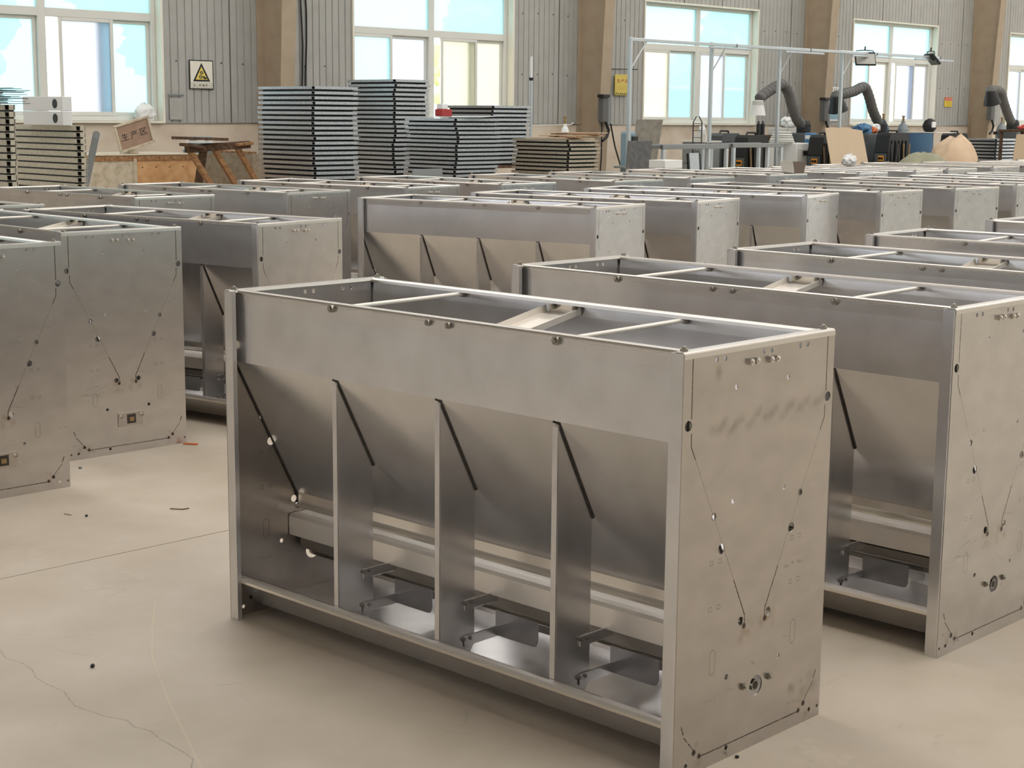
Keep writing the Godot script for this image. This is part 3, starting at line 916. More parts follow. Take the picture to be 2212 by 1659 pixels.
	for b in [-0.026, 0.053]:
		part("bolt", hex(0.008, 0.014, along(Z, Vector3(b, 0.010, 0.002))).mesh(), M.bolt, ad)
	return f


# row, label, place, turn, panel look
const FEEDERS := [
	["A0", -3.000, -2.996, 0.014, 0], ["A1", -3.015, -4.205, 0.009, 1], ["A2", -2.941, -5.337, 0.0, 1], ["A3", -3.049, -6.522, 0.064, 1], ["A4", -3.20, -7.88, 0.0, 1],
	["L0", -6.56, -2.91, 0.0, 1], ["L1", -6.983, -3.756, -0.006, 1], ["L2", -6.956, -4.575, 0.179, 1],
	["M3", -6.888, -6.831, 0.222, 2], ["M4", -6.961, -7.869, 0.200, 2], ["M5", -6.956, -9.004, 0.233, 2], ["M6", -6.936, -10.111, 0.044, 2], ["M7", -6.870, -11.168, -0.060, 2], ["M8", -6.95, -12.2, 0.0, 2], ["M9", -6.95, -13.35, 0.0, 2], ["M10", -6.95, -14.4, 0.0, 2],
	["Z", -8.95, -4.16, 0.0, 1], ["C0", -9.276, -5.489, 0.056, 1], ["C1", -9.251, -6.538, 0.136, 1], ["C2", -9.374, -7.671, 0.164, 1], ["C3", -9.357, -8.763, 0.009, 2], ["C4", -9.236, -9.930, 0.0, 2], ["C5", -9.290, -10.990, -0.026, 2], ["C6", -9.356, -12.181, 0.016, 2],
	["C7", -9.2, -13.3, 0.1, 2], ["C8", -9.2, -14.35, 0.08, 2], ["C9", -9.35, -15.35, 0.0, 2], ["C10", -9.45, -16.5, 0.0, 2], ["C11", -9.25, -17.5, 0.0, 2], ["C12", -9.1, -18.6, 0.0, 2], ["C13", -9.15, -19.7, 0.0, 2],
]


func feeder_label(row: String, k: int, n: int) -> String:
	const ORD := ["first", "second", "third", "fourth", "fifth", "sixth", "seventh", "eighth", "ninth", "tenth", "eleventh", "twelfth", "thirteenth", "fourteenth", "fifteenth"]
	match row:
		"A":
			return ["largest stainless feeder in the foreground, its whole open side in view", "stainless feeder directly behind the foreground one, dented end panel cut by the right edge", "third stainless feeder of the right-hand row, two behind the foreground one", "fourth stainless feeder of the right-hand row, hopper mouth cut by the right edge", "fifth stainless feeder of the right-hand row, only one corner in the picture"][k]
		"L":
			return ["stainless feeder cut by the left edge, nearest of the left group", "stainless feeder with full V-welded end panel and small bolted plate, second at left", "stainless feeder at left standing askew, its dark open side facing the aisle"][k]
		"M":
			return "stainless feeder in the middle row past the aisle, %s from the left" % ORD[k]
		_:
			return "stainless feeder in the back row nearest the stacks, %s from the left" % ORD[k]


func build_feeders() -> void:
	for k in 3:
		var p := mat(Color(1, 1, 1), [0.29, 0.29, 0.36][k], 0.86)
		p.albedo_texture = panel_texture(k)
		M["panel%d" % k] = p
	var proto := make_feeder()
	var counts := {}
	for i in FEEDERS.size():
		var d: Array = FEEDERS[i]
		var row: String = "C" if d[0] == "Z" else d[0].left(1)
		var k: int = counts.get(row, 0)
		counts[row] = k + 1
		var o: Node3D = proto
		if i > 0:
			o = proto.duplicate()
			o.name = numbered("pig_feeder")
			add_child(o)
		o.position = Vector3(d[1], 0, d[2])
		o.rotation.y = d[3]
		tag(o, feeder_label(row, k, i), "feeder", {"A": "feeders in the right-hand row", "L": "feeders at the left", "M": "feeders in the middle row", "C": "feeders in the back row"}[row])
		if d[0] == "L0" or d[0] == "L1":
			var pl := part("cover_plate", Shape.new().rbox(Vector3(L2 + 0.002, 0.152, -0.008), Vector3(0.003, 0.062, 0.126), 0.001).mesh(), M.panel_plain, o)
			part("burnt_socket", Shape.new().rbox(Vector3(L2 + 0.004, 0.152, -0.012), Vector3(0.004, 0.042, 0.044), 0.001).mesh(), M.weld, pl)
			part("socket_mouth", Shape.new().rbox(Vector3(L2 + 0.0065, 0.150, -0.012), Vector3(0.003, 0.018, 0.022), 0.0005).mesh(), M.brass, pl)
			for bz in [-0.058, 0.046]:
				part("bolt", hex(0.007, 0.005, along(Vector3.RIGHT, Vector3(L2 + 0.0035, 0.170, bz))).mesh(), M.rim, pl)
		for c in o.get_children():
			if c.name.begins_with("end_panel"):
				c.material_override = M["panel%d" % d[4]]
			elif c.name.begins_with("hopper_sheet"):
				c.material_override = M["steel%d" % ((i * 7) % 4)]


func ray_at(px: float) -> Vector3:
	return cam_right * ((px - 1106.0) / FOCAL) - cam_up * ((300.0 - 829.5) / FOCAL) - cam_back


func corner_box(xl: float, xc: float, xr: float, x: float) -> Array:
	# extents of a box that stands square to the hall, whose nearest upright edge is at xc: [x min, x max, z min, z max]
	var z := at(xc, 300, x).z
	var d := ray_at(xl)
	return [d.x * z / d.z, x, at(xr, 300, x).z, z]


func high(px: float, py: float, x: float) -> float:
	return at(px, py, x).y


func lump(c: Vector3, s: Vector3, seed_: int, rough := 0.18, flat := 0.0) -> Shape:
	# a sack or bag: an uneven rounded body
	var f := FastNoiseLite.new()
	f.seed = seed_
	f.frequency = 0.9
	f.fractal_octaves = 3
	var rows := []
	for i in 15:
		var a := PI * i / 14.0
		var row := []
		for k in 25:
			var b := TAU * k / 24.0
			var d := Vector3(sin(a) * cos(b), cos(a), sin(a) * sin(b))
			var r := 1.0 + rough * (f.get_noise_3dv(d * 1.6) + 0.6 * f.get_noise_3dv(d * 4.0 + Vector3(7, 0, 0)))
			var p := d * r
			p.y = maxf(p.y, -1.0 + flat)
			row.append(c + p * s * 0.5)
		rows.append(row)
	return Shape.new().grid(rows)


func plank(a: Vector3, b: Vector3, w: float, h: float, up := Vector3.UP) -> Shape:
	var d := (b - a).normalized()
	var side := up.cross(d).normalized()
	return Shape.new().rbox((a + b) / 2, Vector3(w, h, a.distance_to(b)), 0.004, Basis(side, d.cross(side), d))


func tray_mesh(l: float, w: float, fh: float) -> ArrayMesh:
	# a shallow pressed panel: deck and four turned-down edges with open corners; l along x, w along z, top at y = 0
	var s := Shape.new()
	s.box(Vector3(0, -0.0015, 0), Vector3(l, 0.003, w))
	for q in [-1, 1]:
		s.rbox(Vector3(0, -fh / 2 - 0.001, q * (w / 2 - 0.004)), Vector3(l - 0.05, fh, 0.008), 0.002)
		s.rbox(Vector3(q * (l / 2 - 0.004), -fh / 2 - 0.001, 0), Vector3(0.008, fh, w - 0.05), 0.002)
		s.box(Vector3(0, -fh + 0.001, q * (w / 2 - 0.022)), Vector3(l - 0.06, 0.003, 0.036))
		s.box(Vector3(q * (l / 2 - 0.022), -fh + 0.001, 0), Vector3(0.036, 0.003, w - 0.06))
	return s.mesh()


const ORDINAL := ["topmost", "second", "third", "fourth", "fifth", "sixth", "seventh", "eighth", "ninth", "tenth", "eleventh", "twelfth", "thirteenth", "fourteenth", "fifteenth", "sixteenth", "seventeenth", "eighteenth", "nineteenth", "twentieth", "twenty-first", "twenty-second", "twenty-third", "twenty-fourth", "twenty-fifth", "twenty-sixth"]


func stack(called: String, label: String, group: String, e: Array, top: float, n: int, pitch: float, m: Material, seed_: int, loose: float, edge := 0.56) -> void:
	# a pile of n pressed panels on a timber stand
	var l: float = e[1] - e[0]
	var w: float = e[3] - e[2]
	var c := Vector3((e[0] + e[1]) / 2, 0, (e[2] + e[3]) / 2)
	var mesh := tray_mesh(l, w, edge * pitch)
	var rng := RandomNumberGenerator.new()
	rng.seed = seed_
	var drift := Vector2.ZERO
	var foot := top - n * pitch
	for i in n:
		drift += Vector2(rng.randf_range(-1, 1), rng.randf_range(-1, 1)) * loose
		drift *= 0.85
		var o := single(called, mesh, m, (label % (ORDINAL[i] + (" from the top" if i else ""))), "panel", Transform3D(Basis(Vector3.UP, rng.randf_range(-1, 1) * loose * 0.8), c + Vector3(drift.x, top - i * pitch, drift.y)), group)
		part("gap_shade", Shape.new().box(Vector3(0, -(1 + edge) / 2 * pitch, 0), Vector3(l * 0.88, (1 - edge) * pitch, w * 0.88)).mesh(), M.dark, o)  # near-black block; the shade in the gap below each panel put into colour
	# the stand below, down to the floor
	var st := thing("stacking_stand", "timber stand under the %s" % group, "stand", Vector3(c.x, 0, c.z))
	part("deck", Shape.new().rbox(Vector3(0, foot - 0.02, 0), Vector3(l * 0.95, 0.04, w * 0.95), 0.004).mesh(), M.timber_dark, st)
	for q in [-1, 1]:
		for r in [-1, 1]:
			part("leg", Shape.new().rbox(Vector3(q * l * 0.4, (foot - 0.04) / 2, r * w * 0.4), Vector3(0.09, foot - 0.04, 0.09), 0.004).mesh(), M.timber_dark, st)


const GLYPHS := {
	"sheng": [[0.3, 0.05, 0.15, 0.35], [0.25, 0.25, 0.85, 0.25], [0.2, 0.55, 0.8, 0.55], [0.05, 0.92, 0.95, 0.92], [0.5, 0.05, 0.5, 0.92]],
	"chan": [[0.5, 0.02, 0.55, 0.12], [0.1, 0.18, 0.9, 0.18], [0.3, 0.25, 0.38, 0.4], [0.7, 0.25, 0.6, 0.42], [0.15, 0.48, 0.92, 0.48], [0.18, 0.48, 0.15, 0.75, 0.03, 0.97]],
	"qu": [[0.1, 0.08, 0.92, 0.08], [0.12, 0.08, 0.12, 0.93, 0.95, 0.93], [0.75, 0.2, 0.25, 0.8], [0.3, 0.25, 0.8, 0.8]],
	"dang": [[0.5, 0.0, 0.5, 0.35], [0.2, 0.1, 0.3, 0.3], [0.8, 0.1, 0.7, 0.3], [0.15, 0.42, 0.85, 0.42, 0.85, 0.95, 0.15, 0.95], [0.2, 0.68, 0.85, 0.68]],
	"xin": [[0.1, 0.5, 0.05, 0.8], [0.3, 0.3, 0.35, 0.85, 0.75, 0.9, 0.8, 0.7], [0.5, 0.2, 0.58, 0.4], [0.85, 0.35, 0.95, 0.6]],
	"ji": [[0.05, 0.3, 0.45, 0.3], [0.25, 0.05, 0.25, 0.95], [0.25, 0.35, 0.05, 0.65], [0.28, 0.4, 0.42, 0.55], [0.55, 0.15, 0.55, 0.6, 0.48, 0.95], [0.55, 0.15, 0.85, 0.15, 0.85, 0.85, 0.95, 0.9]],
	"xie": [[0.05, 0.3, 0.4, 0.3], [0.22, 0.05, 0.22, 0.95], [0.22, 0.35, 0.03, 0.65], [0.45, 0.3, 0.95, 0.3], [0.7, 0.05, 0.8, 0.6, 0.95, 0.95], [0.45, 0.55, 0.72, 0.55], [0.52, 0.4, 0.5, 0.9], [0.64, 0.4, 0.64, 0.9], [0.9, 0.5, 0.6, 0.95]],
	"shang": [[0.3, 0.05, 0.05, 0.45], [0.2, 0.3, 0.2, 0.95], [0.55, 0.05, 0.4, 0.35], [0.48, 0.22, 0.95, 0.22], [0.4, 0.48, 0.9, 0.48, 0.85, 0.9, 0.75, 0.85], [0.65, 0.35, 0.6, 0.65, 0.38, 0.95]],
	"ren": [[0.5, 0.05, 0.45, 0.5, 0.05, 0.95], [0.48, 0.4, 0.95, 0.95]],
}


func write(im: Image, what: Array, o: Vector2, size: float, gap: float, r: float, col: Color) -> void:
	var rng := RandomNumberGenerator.new()
	rng.seed = 2
	for i in what.size():
		for s in GLYPHS[what[i]]:
			var p := []
			for k in range(0, s.size(), 2):
				p.append(o + Vector2(i * (size + gap), 0) + Vector2(s[k], s[k + 1]) * size)
			stroke(im, p, r, col, 1.0, rng)


func fill_poly(im: Image, p: PackedVector2Array, col: Color) -> void:
	for y in im.get_height():
		for x in im.get_width():
			if Geometry2D.is_point_in_polygon(Vector2(x, y), p):
				im.set_pixel(x, y, col)


func printed(im: Image, rough := 0.6) -> StandardMaterial3D:
	var m := mat(Color(1, 1, 1), rough)
	m.albedo_texture = ImageTexture.create_from_image(im)
	return m


func board_on_wall(called: String, label: String, category: String, x0: float, y0: float, x1: float, y1: float, x: float, face: Material, edge: Material, t := 0.006) -> Node3D:
	# a flat board facing into the hall, its printed face a part of its own
	var a := at((x0 + x1) / 2, y1, x)
	var b := at((x0 + x1) / 2, y0, x)
	var w := absf(at(x1, y1, x).z - at(x0, y1, x).z)
	var h := b.y - a.y
	var o := thing(called, label, category, Vector3(x, a.y, a.z))
	part("backing", Shape.new().rbox(Vector3(-t / 2, h / 2, 0), Vector3(t, h, w), 0.001).mesh(), edge, o)
	var s := Shape.new()
	s.quad_uv(Vector3(0.0012, 0.004, w / 2 - 0.004), Vector3(0.0012, 0.004, -w / 2 + 0.004), Vector3(0.0012, h - 0.004, -w / 2 + 0.004), Vector3(0.0012, h - 0.004, w / 2 - 0.004))
	part("printed_face", s.mesh(), face, o)
	return o


func build_background() -> void:
	build_stacks()
	build_left_corner()
	build_signs()
	build_weld_bays()
	build_outside()


func build_stacks() -> void:
	stack("sheet_panel", "galvanised panel, %s in the tall stack beside the first column", "tall stack of galvanised panels", corner_box(556, 677, 777, -13.1), high(677, 186, -13.1), 21, 0.0515, M.galv, 1, 0.012)
	stack("sheet_panel", "galvanised panel, %s in the tall stack under the window", "tall stack of panels under the window", corner_box(748, 852, 930, -14.5), high(852, 171, -14.5), 22, 0.054, M.galv, 2, 0.016)
	stack("sheet_panel", "galvanised panel, %s in the low stack in front of the window", "low front stack of galvanised panels", corner_box(872, 985, 1082, -12.9), high(985, 256, -12.9), 14, 0.0475, M.galv, 3, 0.014)
	stack("sheet_panel", "galvanised panel, %s in the stack behind beside the thin pole", "rear stack beside the thin pole", corner_box(958, 1062, 1148, -14.6), high(1062, 228, -14.6), 14, 0.054, M.galv, 4, 0.016)
	stack("sheet_panel", "tan panel, %s in the low spread stack by the second column", "low spread stack of tan panels", corner_box(1105, 1228, 1298, -12.9), high(1228, 302, -12.9), 9, 0.048, M.galv_warm, 5, 0.02)
	stack("sheet_panel", "bluish panel, %s in the small stack at far right", "small stack of panels at far right", corner_box(2088, 2152, 2196, -14.6), high(2152, 300, -14.6), 8, 0.062, M.galv, 6, 0.01)
	# the piles of cream channels at the left
	stack("channel_panel", "cream channel panel, %s in the pile beside the crate", "pile of cream channel panels beside the crate", corner_box(26, 168, 190, -11.3), high(168, 272, -11.3), 10, 0.0505, M.cream, 7, 0.004, 0.74)
	stack("channel_panel", "cream channel panel, %s in the pile at the left edge", "pile of cream channel panels at the left edge", corner_box(-70, 16, 40, -10.75), high(16, 226, -10.75), 13, 0.0505, M.cream, 8, 0.005, 0.74)
	# sheets lying over the low stacks
	var a := at(1000, 246, -12.9)
	single("loose_sheet", Shape.new().box(Vector3.ZERO, Vector3(0.75, 0.004, 0.6), Basis(Vector3(1, 0, 0.3).normalized(), 0.03)).mesh(), M.galv, "single sheet lying askew on top of the low front stack", "sheet", Transform3D(Basis(Vector3.UP, 0.3), Vector3(-13.2, high(985, 256, -12.9) + 0.02, a.z - 0.28)))
	for k in 5:
		var y := high(1228, 302, -12.9) + 0.012 + 0.016 * k
		var c := at(1205 + 12 * k, 300, -13.0)
		single("board_strip", Shape.new().rbox(Vector3.ZERO, Vector3(0.92 - 0.07 * k, 0.014, 0.11), 0.003).mesh(), M.timber if k % 2 else M.cardboard, "thin wooden strip, %s of the heap on the tan stack" % ["lowest", "second", "third", "fourth", "topmost"][k], "board", Transform3D(Basis(Vector3.UP, [0.2, -0.45, 0.5, 0.1, 0.75][k]), Vector3(-13.2, y, c.z - 0.25)), "wooden strips on the tan stack")
	# a grey plate leaning against the stack
	var lp := at(927, 380, -12.2)
	var plate := thing("leaning_plate", "small grey steel plate leaning before the low galvanised stack", "plate", Vector3(lp.x, 0, lp.z))
	part("sheet", Shape.new().rbox(Vector3(0, 0.48, 0), Vector3(0.006, 0.96, 0.42), 0.002, Basis(Vector3.BACK, 0.06)).mesh(), M.dull_grey, plate)
	part("support_bar", Shape.new().rbox(Vector3(-0.20, 0.42, 0), Vector3(0.03, 0.9, 0.03), 0.002, Basis(Vector3.BACK, -0.35)).mesh(), M.dark, plate)
	# the red box and the bits lying on the front stack
	var rb := at(935, 243, -13.2)
	var red := thing("toolbox", "small red and white box on the low front stack", "box", Vector3(-13.35, high(985, 256, -12.9) + 0.022, rb.z - 0.3))
	part("body", Shape.new().rbox(Vector3(0, 0.04, 0), Vector3(0.12, 0.08, 0.16), 0.006).mesh(), M.red, red)
	part("lid", Shape.new().rbox(Vector3(0, 0.11, 0.02), Vector3(0.10, 0.06, 0.09), 0.006).mesh(), M.white, red)


func build_left_corner() -> void:
	# two white boxes with round black openings on the channel pile
	var e := corner_box(52, 137, 158, -11.4)
	var top := high(168, 272, -11.3)
	for k in 2:
		var h := (high(137, 208, -11.4) - top) / 2
		var o := thing("white_box", ["lower", "upper"][k] + " white sheet box with a round black opening", "box", Vector3((e[0] + e[1]) / 2, top + k * h, (e[2] + e[3]) / 2), 0.0, "white boxes with round openings")
		part("body", Shape.new().rbox(Vector3(0, h / 2, 0), Vector3(e[1] - e[0], h - 0.002, e[3] - e[2]), 0.004).mesh(), M.white, o)
		part("opening", Shape.new().lathe([Vector2(0, 0.001), Vector2(0.037, 0.001), Vector2(0.037, -0.01)], 24, Transform3D(Basis(Vector3.RIGHT, PI / 2), Vector3((e[1] - e[0]) * 0.32, h / 2, (e[3] - e[2]) / 2 + 0.0015))).mesh(), M.black, o)
	# a sheaf of dark strips fanned beside them
	var rng := RandomNumberGenerator.new()
	rng.seed = 31
	for k in 24:
		var eb := corner_box(-70, 16, 40, -10.75)
		var y := high(16, 226, -10.75) + 0.004 + 0.005 * k
		single("steel_strip", Shape.new().box(Vector3.ZERO, Vector3(0.46, 0.004, 0.03)).mesh(), M.dark if k % 3 else M.dull, "thin dark steel strip, %s of the fanned bundle at the left edge" % ORDINAL[23 - k], "strip", Transform3D(Basis(Vector3.UP, rng.randf_range(-0.9, 0.9)), Vector3(eb[1] - 0.2, y, (eb[2] + eb[3]) / 2)), "fanned bundle of dark strips")
	# packing crate
	var cx := -14.9
	var h := high(300, 336, cx)
	var z0 := at(150, 336, cx).z
	var z1 := at(292, 336, cx).z
	var z2 := at(432, 336, cx).z
	var cr := thing("packing_crate", "plywood packing crate under the window, half whitened and half bare", "crate", Vector3(cx, 0, z1))
	var za := z0 - z1
	var zb := z2 - z1
	part("pale_panel", Shape.new().rbox(Vector3(0, h / 2, za / 2), Vector3(0.018, h, za - 0.004), 0.003).mesh(), M.ply_white, cr)
	part("plywood_panel", Shape.new().rbox(Vector3(0, h / 2, zb / 2), Vector3(0.018, h, -zb - 0.004), 0.003).mesh(), M.ply, cr)
	part("back_panel", Shape.new().rbox(Vector3(-0.9, h / 2, (za + zb) / 2), Vector3(0.018, h, za - zb), 0.003).mesh(), M.ply_white, cr)
	for z in [za - 0.01, zb + 0.01]:
		part("side_panel", Shape.new().rbox(Vector3(-0.45, h / 2, z), Vector3(0.88, h, 0.018), 0.003).mesh(), M.ply, cr)
	part("floor_panel", Shape.new().rbox(Vector3(-0.45, 0.05, (za + zb) / 2), Vector3(0.88, 0.02, za - zb - 0.04), 0.003).mesh(), M.ply, cr)
	part("lid", Shape.new().rbox(Vector3(-0.45, h + 0.008, (za + zb) / 2), Vector3(0.95, 0.014, za - zb + 0.02), 0.003).mesh(), M.ply_white, cr)
	part("top_rail", Shape.new().rbox(Vector3(0.014, h - 0.03, (za + zb) / 2), Vector3(0.012, 0.05, za - zb), 0.003).mesh(), M.timber, cr)
	part("corner_batten", Shape.new().rbox(Vector3(0.014, h / 2, 0.012), Vector3(0.014, h - 0.06, 0.04), 0.003).mesh(), M.ply_white, cr)
	for i in 4:
		for y in [0.88, 0.62]:
			part("nail", Shape.new().lathe([Vector2(0.007, 0), Vector2(0.007, 0.003), Vector2(0, 0.004)], 8, along(Vector3.RIGHT, Vector3(0.009, y * h, -0.08 - 0.17 * i))).mesh(), M.weld, cr)
	# a second weathered crate behind the trestle
	var e2 := corner_box(425, 545, 566, -15.0)
	var h2 := high(545, 332, -15.0)
	var c2 := thing("packing_crate", "weathered grey plywood crate behind the timber trestle", "crate", Vector3((e2[0] + e2[1]) / 2, 0, (e2[2] + e2[3]) / 2))
	part("body", Shape.new().rbox(Vector3(0, h2 / 2, 0), Vector3(e2[1] - e2[0], h2, e2[3] - e2[2]), 0.006).mesh(), M.ply_grey, c2)
	part("top_rail", Shape.new().rbox(Vector3(0, h2 + 0.012, (e2[3] - e2[2]) / 2 - 0.03), Vector3(e2[1] - e2[0], 0.024, 0.06), 0.004).mesh(), M.timber, c2)
	# timber trestle with broken boards on it
	var x := -13.9
	var t := thing("timber_trestle", "rough timber trestle with splayed legs before the crates", "trestle", Vector3(x, 0, at(470, 320, x).z))
	var loc := func(px: float, py: float, dx := 0.0): return at(px, py, x + dx) - t.position
	part("beam", plank(loc.call(404, 322), loc.call(536, 312), 0.10, 0.075).mesh(), M.timber_dark, t)
	part("cross_board", plank(loc.call(396, 312, 0.05), loc.call(436, 318, 0.05), 0.16, 0.03).mesh(), M.timber_dark, t)
	part("cross_board", plank(loc.call(505, 313, 0.03), loc.call(540, 309, 0.03), 0.14, 0.03).mesh(), M.timber, t)
	for l in [[408, 322, 446], [462, 322, 500], [512, 318, 548]]:
		var p0: Vector3 = loc.call(l[0], l[1])
		var p1: Vector3 = loc.call(l[2], 395)
		var d := (p1 - p0) / (p0.y - p1.y)
		var foot: Vector3 = p0 + d * (p0.y - 0.0) * 0.99
		part("leg", plank(p0, Vector3(p0.x + 0.18, 0.02, foot.z), 0.075, 0.05).mesh(), M.timber, t)
	part("leg", plank(loc.call(440, 322, -0.03), Vector3(-0.35, 0.02, loc.call(440, 322).z), 0.075, 0.05).mesh(), M.timber_dark, t)
	# white rag and paper heap on the beam
	var wr := at(392, 318, -14.3)
	var books := thing("paper_bundle", "bundle of white and blue paper on the crate beside the trestle", "paper", Vector3(-15.1, h + 0.016, wr.z - 0.75))
	for k in 5:
		part("sheaf", Shape.new().rbox(Vector3(0.01 * k, 0.018 + 0.036 * k, 0), Vector3(0.22, 0.034, 0.26), 0.004, Basis(Vector3.UP, 0.2 * k)).mesh(), M.white if k % 2 else M.bluegrey, books)
	var offc := at(430, 302, x)
	single("broken_board", Shape.new().rbox(Vector3.ZERO, Vector3(0.3, 0.03, 0.5), 0.004).mesh(), M.timber_dark, "broken dark board lying on the trestle beam", "board", Transform3D(Basis(Vector3.RIGHT, -0.03), Vector3(x + 0.02, high(440, 312, x) + 0.06, offc.z)))
	# grey rounded bar leaning at the end of the channel pile
	var g0 := at(178, 334, -12.2)
	var g1 := at(208, 291, -12.2)
	var gb := thing("steel_bar", "grey round-ended steel bar leaning beside the channel pile", "bar", Vector3(g0.x, 0, g0.z))
	part("blade", plank(Vector3(-0.1, 0.004, (g0.z - g1.z) * 1.2), Vector3(0, g1.y, g1.z - g0.z), 0.065, 0.012, Vector3.RIGHT).mesh(), M.dull_grey, gb)
	part("round_end", Shape.new().lathe([Vector2(0, -0.006), Vector2(0.0325, -0.006), Vector2(0.0325, 0.006), Vector2(0, 0.006)], 18, Transform3D(Basis(Vector3.BACK, -PI / 2), Vector3(0, g1.y, g1.z - g0.z))).mesh(), M.dull_grey, gb)
	# plastic bag on the window sill, paper sheet on the cladding
	var bag := at(330, 253, WALL_X + 0.02)
	single("plastic_bag", lump(Vector3(0, 0.09, 0), Vector3(0.13, 0.20, 0.28), 5, 0.4, 0.1).mesh(), M.white, "white plastic bag left on the window sill", "bag", Transform3D(Basis(), Vector3(WALL_X - 0.02, SILL + 0.026, bag.z + 0.08)))


func build_signs() -> void:
	# mechanical hazard sign on the cladding
	var im := Image.create(208, 248, false, Image.FORMAT_RGB8)
	im.fill(Color(0.88, 0.86, 0.80))
	fill_poly(im, PackedVector2Array([Vector2(104, 20), Vector2(180, 182), Vector2(28, 182)]), Color(0.08, 0.08, 0.08))
	fill_poly(im, PackedVector2Array([Vector2(104, 52), Vector2(157, 166), Vector2(51, 166)]), Color(0.86, 0.77, 0.36))
	var rng := RandomNumberGenerator.new()
	rng.seed = 1
	for gear in [[104, 106, 11], [96, 142, 12]]:
		for k in 40:
			var a := TAU * k / 40
			dab(im, Vector2(gear[0], gear[1]) + Vector2.from_angle(a) * gear[2] * (1.0 + 0.15 * sin(a * 8)), 3.6, Color(0.08, 0.08, 0.08), 1.0)
		dab(im, Vector2(gear[0], gear[1]), 4, Color(0.08, 0.08, 0.08), 1.0)
	stroke(im, [Vector2(116, 140), Vector2(128, 142), Vector2(144, 156)], 6, Color(0.08, 0.08, 0.08), 1.0, rng)
	fill_poly(im, PackedVector2Array([Vector2(114, 148), Vector2(146, 148), Vector2(152, 160), Vector2(124, 160)]), Color(0.08, 0.08, 0.08))
	stroke(im, [Vector2(16, 196), Vector2(192, 196), Vector2(192, 236), Vector2(16, 236), Vector2(16, 196)], 1.5, Color(0.15, 0.15, 0.15), 1.0, rng)
	stroke(im, [Vector2(2, 2), Vector2(205, 2), Vector2(205, 245), Vector2(2, 245), Vector2(2, 2)], 4.0, Color(0.08, 0.08, 0.08), 1.0, rng)
	write(im, ["dang", "xin", "ji", "xie", "shang", "ren"], Vector2(24, 204), 24, 3.4, 1.7, Color(0.1, 0.1, 0.1))
	board_on_wall("warning_sign", "white warning sign with black and yellow triangle on the ribbed wall", "sign", 410, 130, 462, 193, WALL_X + 0.022, printed(im), M.black)
	# paper sheet in a wire holder
	var pi_ := Image.create(112, 190, false, Image.FORMAT_RGB8)
	pi_.fill(Color(0.66, 0.65, 0.62))
	for k in 17:
		stroke(pi_, [Vector2(10, 18 + k * 9), Vector2(rng.randf_range(60, 102), 18 + k * 9)], 0.9, Color(0.48, 0.47, 0.45), 0.7, rng, 0.6, 0.25)
	var nb := board_on_wall("paper_notice", "faded paper notice in a clip holder beside the window", "notice", 367, 211, 396, 259, WALL_X + 0.02, printed(pi_), M.dull_grey)
	part("clip_bar", Shape.new().rbox(Vector3(0.006, 0.30, 0), Vector3(0.014, 0.02, 0.22), 0.003).mesh(), M.dull_grey, nb)
	# yellow sign by the second column
	var ye := Image.create(140, 190, false, Image.FORMAT_RGB8)
	ye.fill(Color(0.80, 0.72, 0.36))
	write(ye, ["sheng", "chan", "qu"], Vector2(14, 40), 34, 6, 2.4, Color(0.62, 0.24, 0.18))
	for k in 7:
		stroke(ye, [Vector2(6 + k * 20, 184), Vector2(16 + k * 20, 172)], 5, Color(0.12, 0.12, 0.12), 1.0, rng)
	for k in 3:
		stroke(ye, [Vector2(30, 108 + k * 14), Vector2(108, 112 + k * 14)], 1.2, Color(0.66, 0.42, 0.25), 0.7, rng, 1.0, 0.2)
	var yb := board_on_wall("yellow_sign", "creased yellow sign with red characters hung beside the column", "sign", 1328, 161, 1360, 206, WALL_X + 0.05, printed(ye), M.yellow)
	part("hanging_bar", Shape.new().tube([Vector3(0.0, 0.40, 0.36), Vector3(0.0, 0.41, -0.36)], 0.008, 6).mesh(), M.dark, yb)
	# production-area board on a stake in the crate
	var wi := Image.create(250, 200, false, Image.FORMAT_RGB8)
	wi.fill(Color(0.62, 0.52, 0.44))
	for k in 60:
		dab(wi, Vector2(rng.randf() * 250, rng.randf() * 200), rng.randf_range(8, 26), Color(0.70, 0.60, 0.52) if k % 2 else Color(0.56, 0.45, 0.38), 0.2)
	write(wi, ["sheng", "chan", "qu"], Vector2(26, 70), 58, 12, 3.2, Color(0.16, 0.14, 0.13))
	var c := at(289, 290, -15.0)
	var o := thing("area_sign", "tilted wooden board sign with dark characters on a stake in the crate", "sign", Vector3(-15.0, 0, c.z))
	var tilt := Basis(Vector3.RIGHT, 0.27)
	var w := 0.42
	var hh := 0.275
	var mid := Vector3(0, c.y, 0)
	var lid := high(300, 336, -14.9) + 0.018
	part("stake", Shape.new().rbox(Vector3(-0.06, (c.y + lid) / 2, 0.0), Vector3(0.03, c.y - lid, 0.04), 0.004).mesh(), M.ply_white, o)
	part("stake_foot", Shape.new().rbox(Vector3(-0.06, lid + 0.02, 0.0), Vector3(0.12, 0.04, 0.12), 0.004).mesh(), M.ply_white, o)
	part("board", Shape.new().rbox(mid, Vector3(0.012, hh, w), 0.002, tilt).mesh(), M.timber_dark, o)
	var s := Shape.new()
	var pp := func(y: float, z: float): return mid + tilt * Vector3(0.0075, y, z)
	s.quad_uv(pp.call(-hh / 2, w / 2), pp.call(-hh / 2, -w / 2), pp.call(hh / 2, -w / 2), pp.call(hh / 2, w / 2))
	part("printed_face", s.mesh(), printed(wi, 0.85), o)
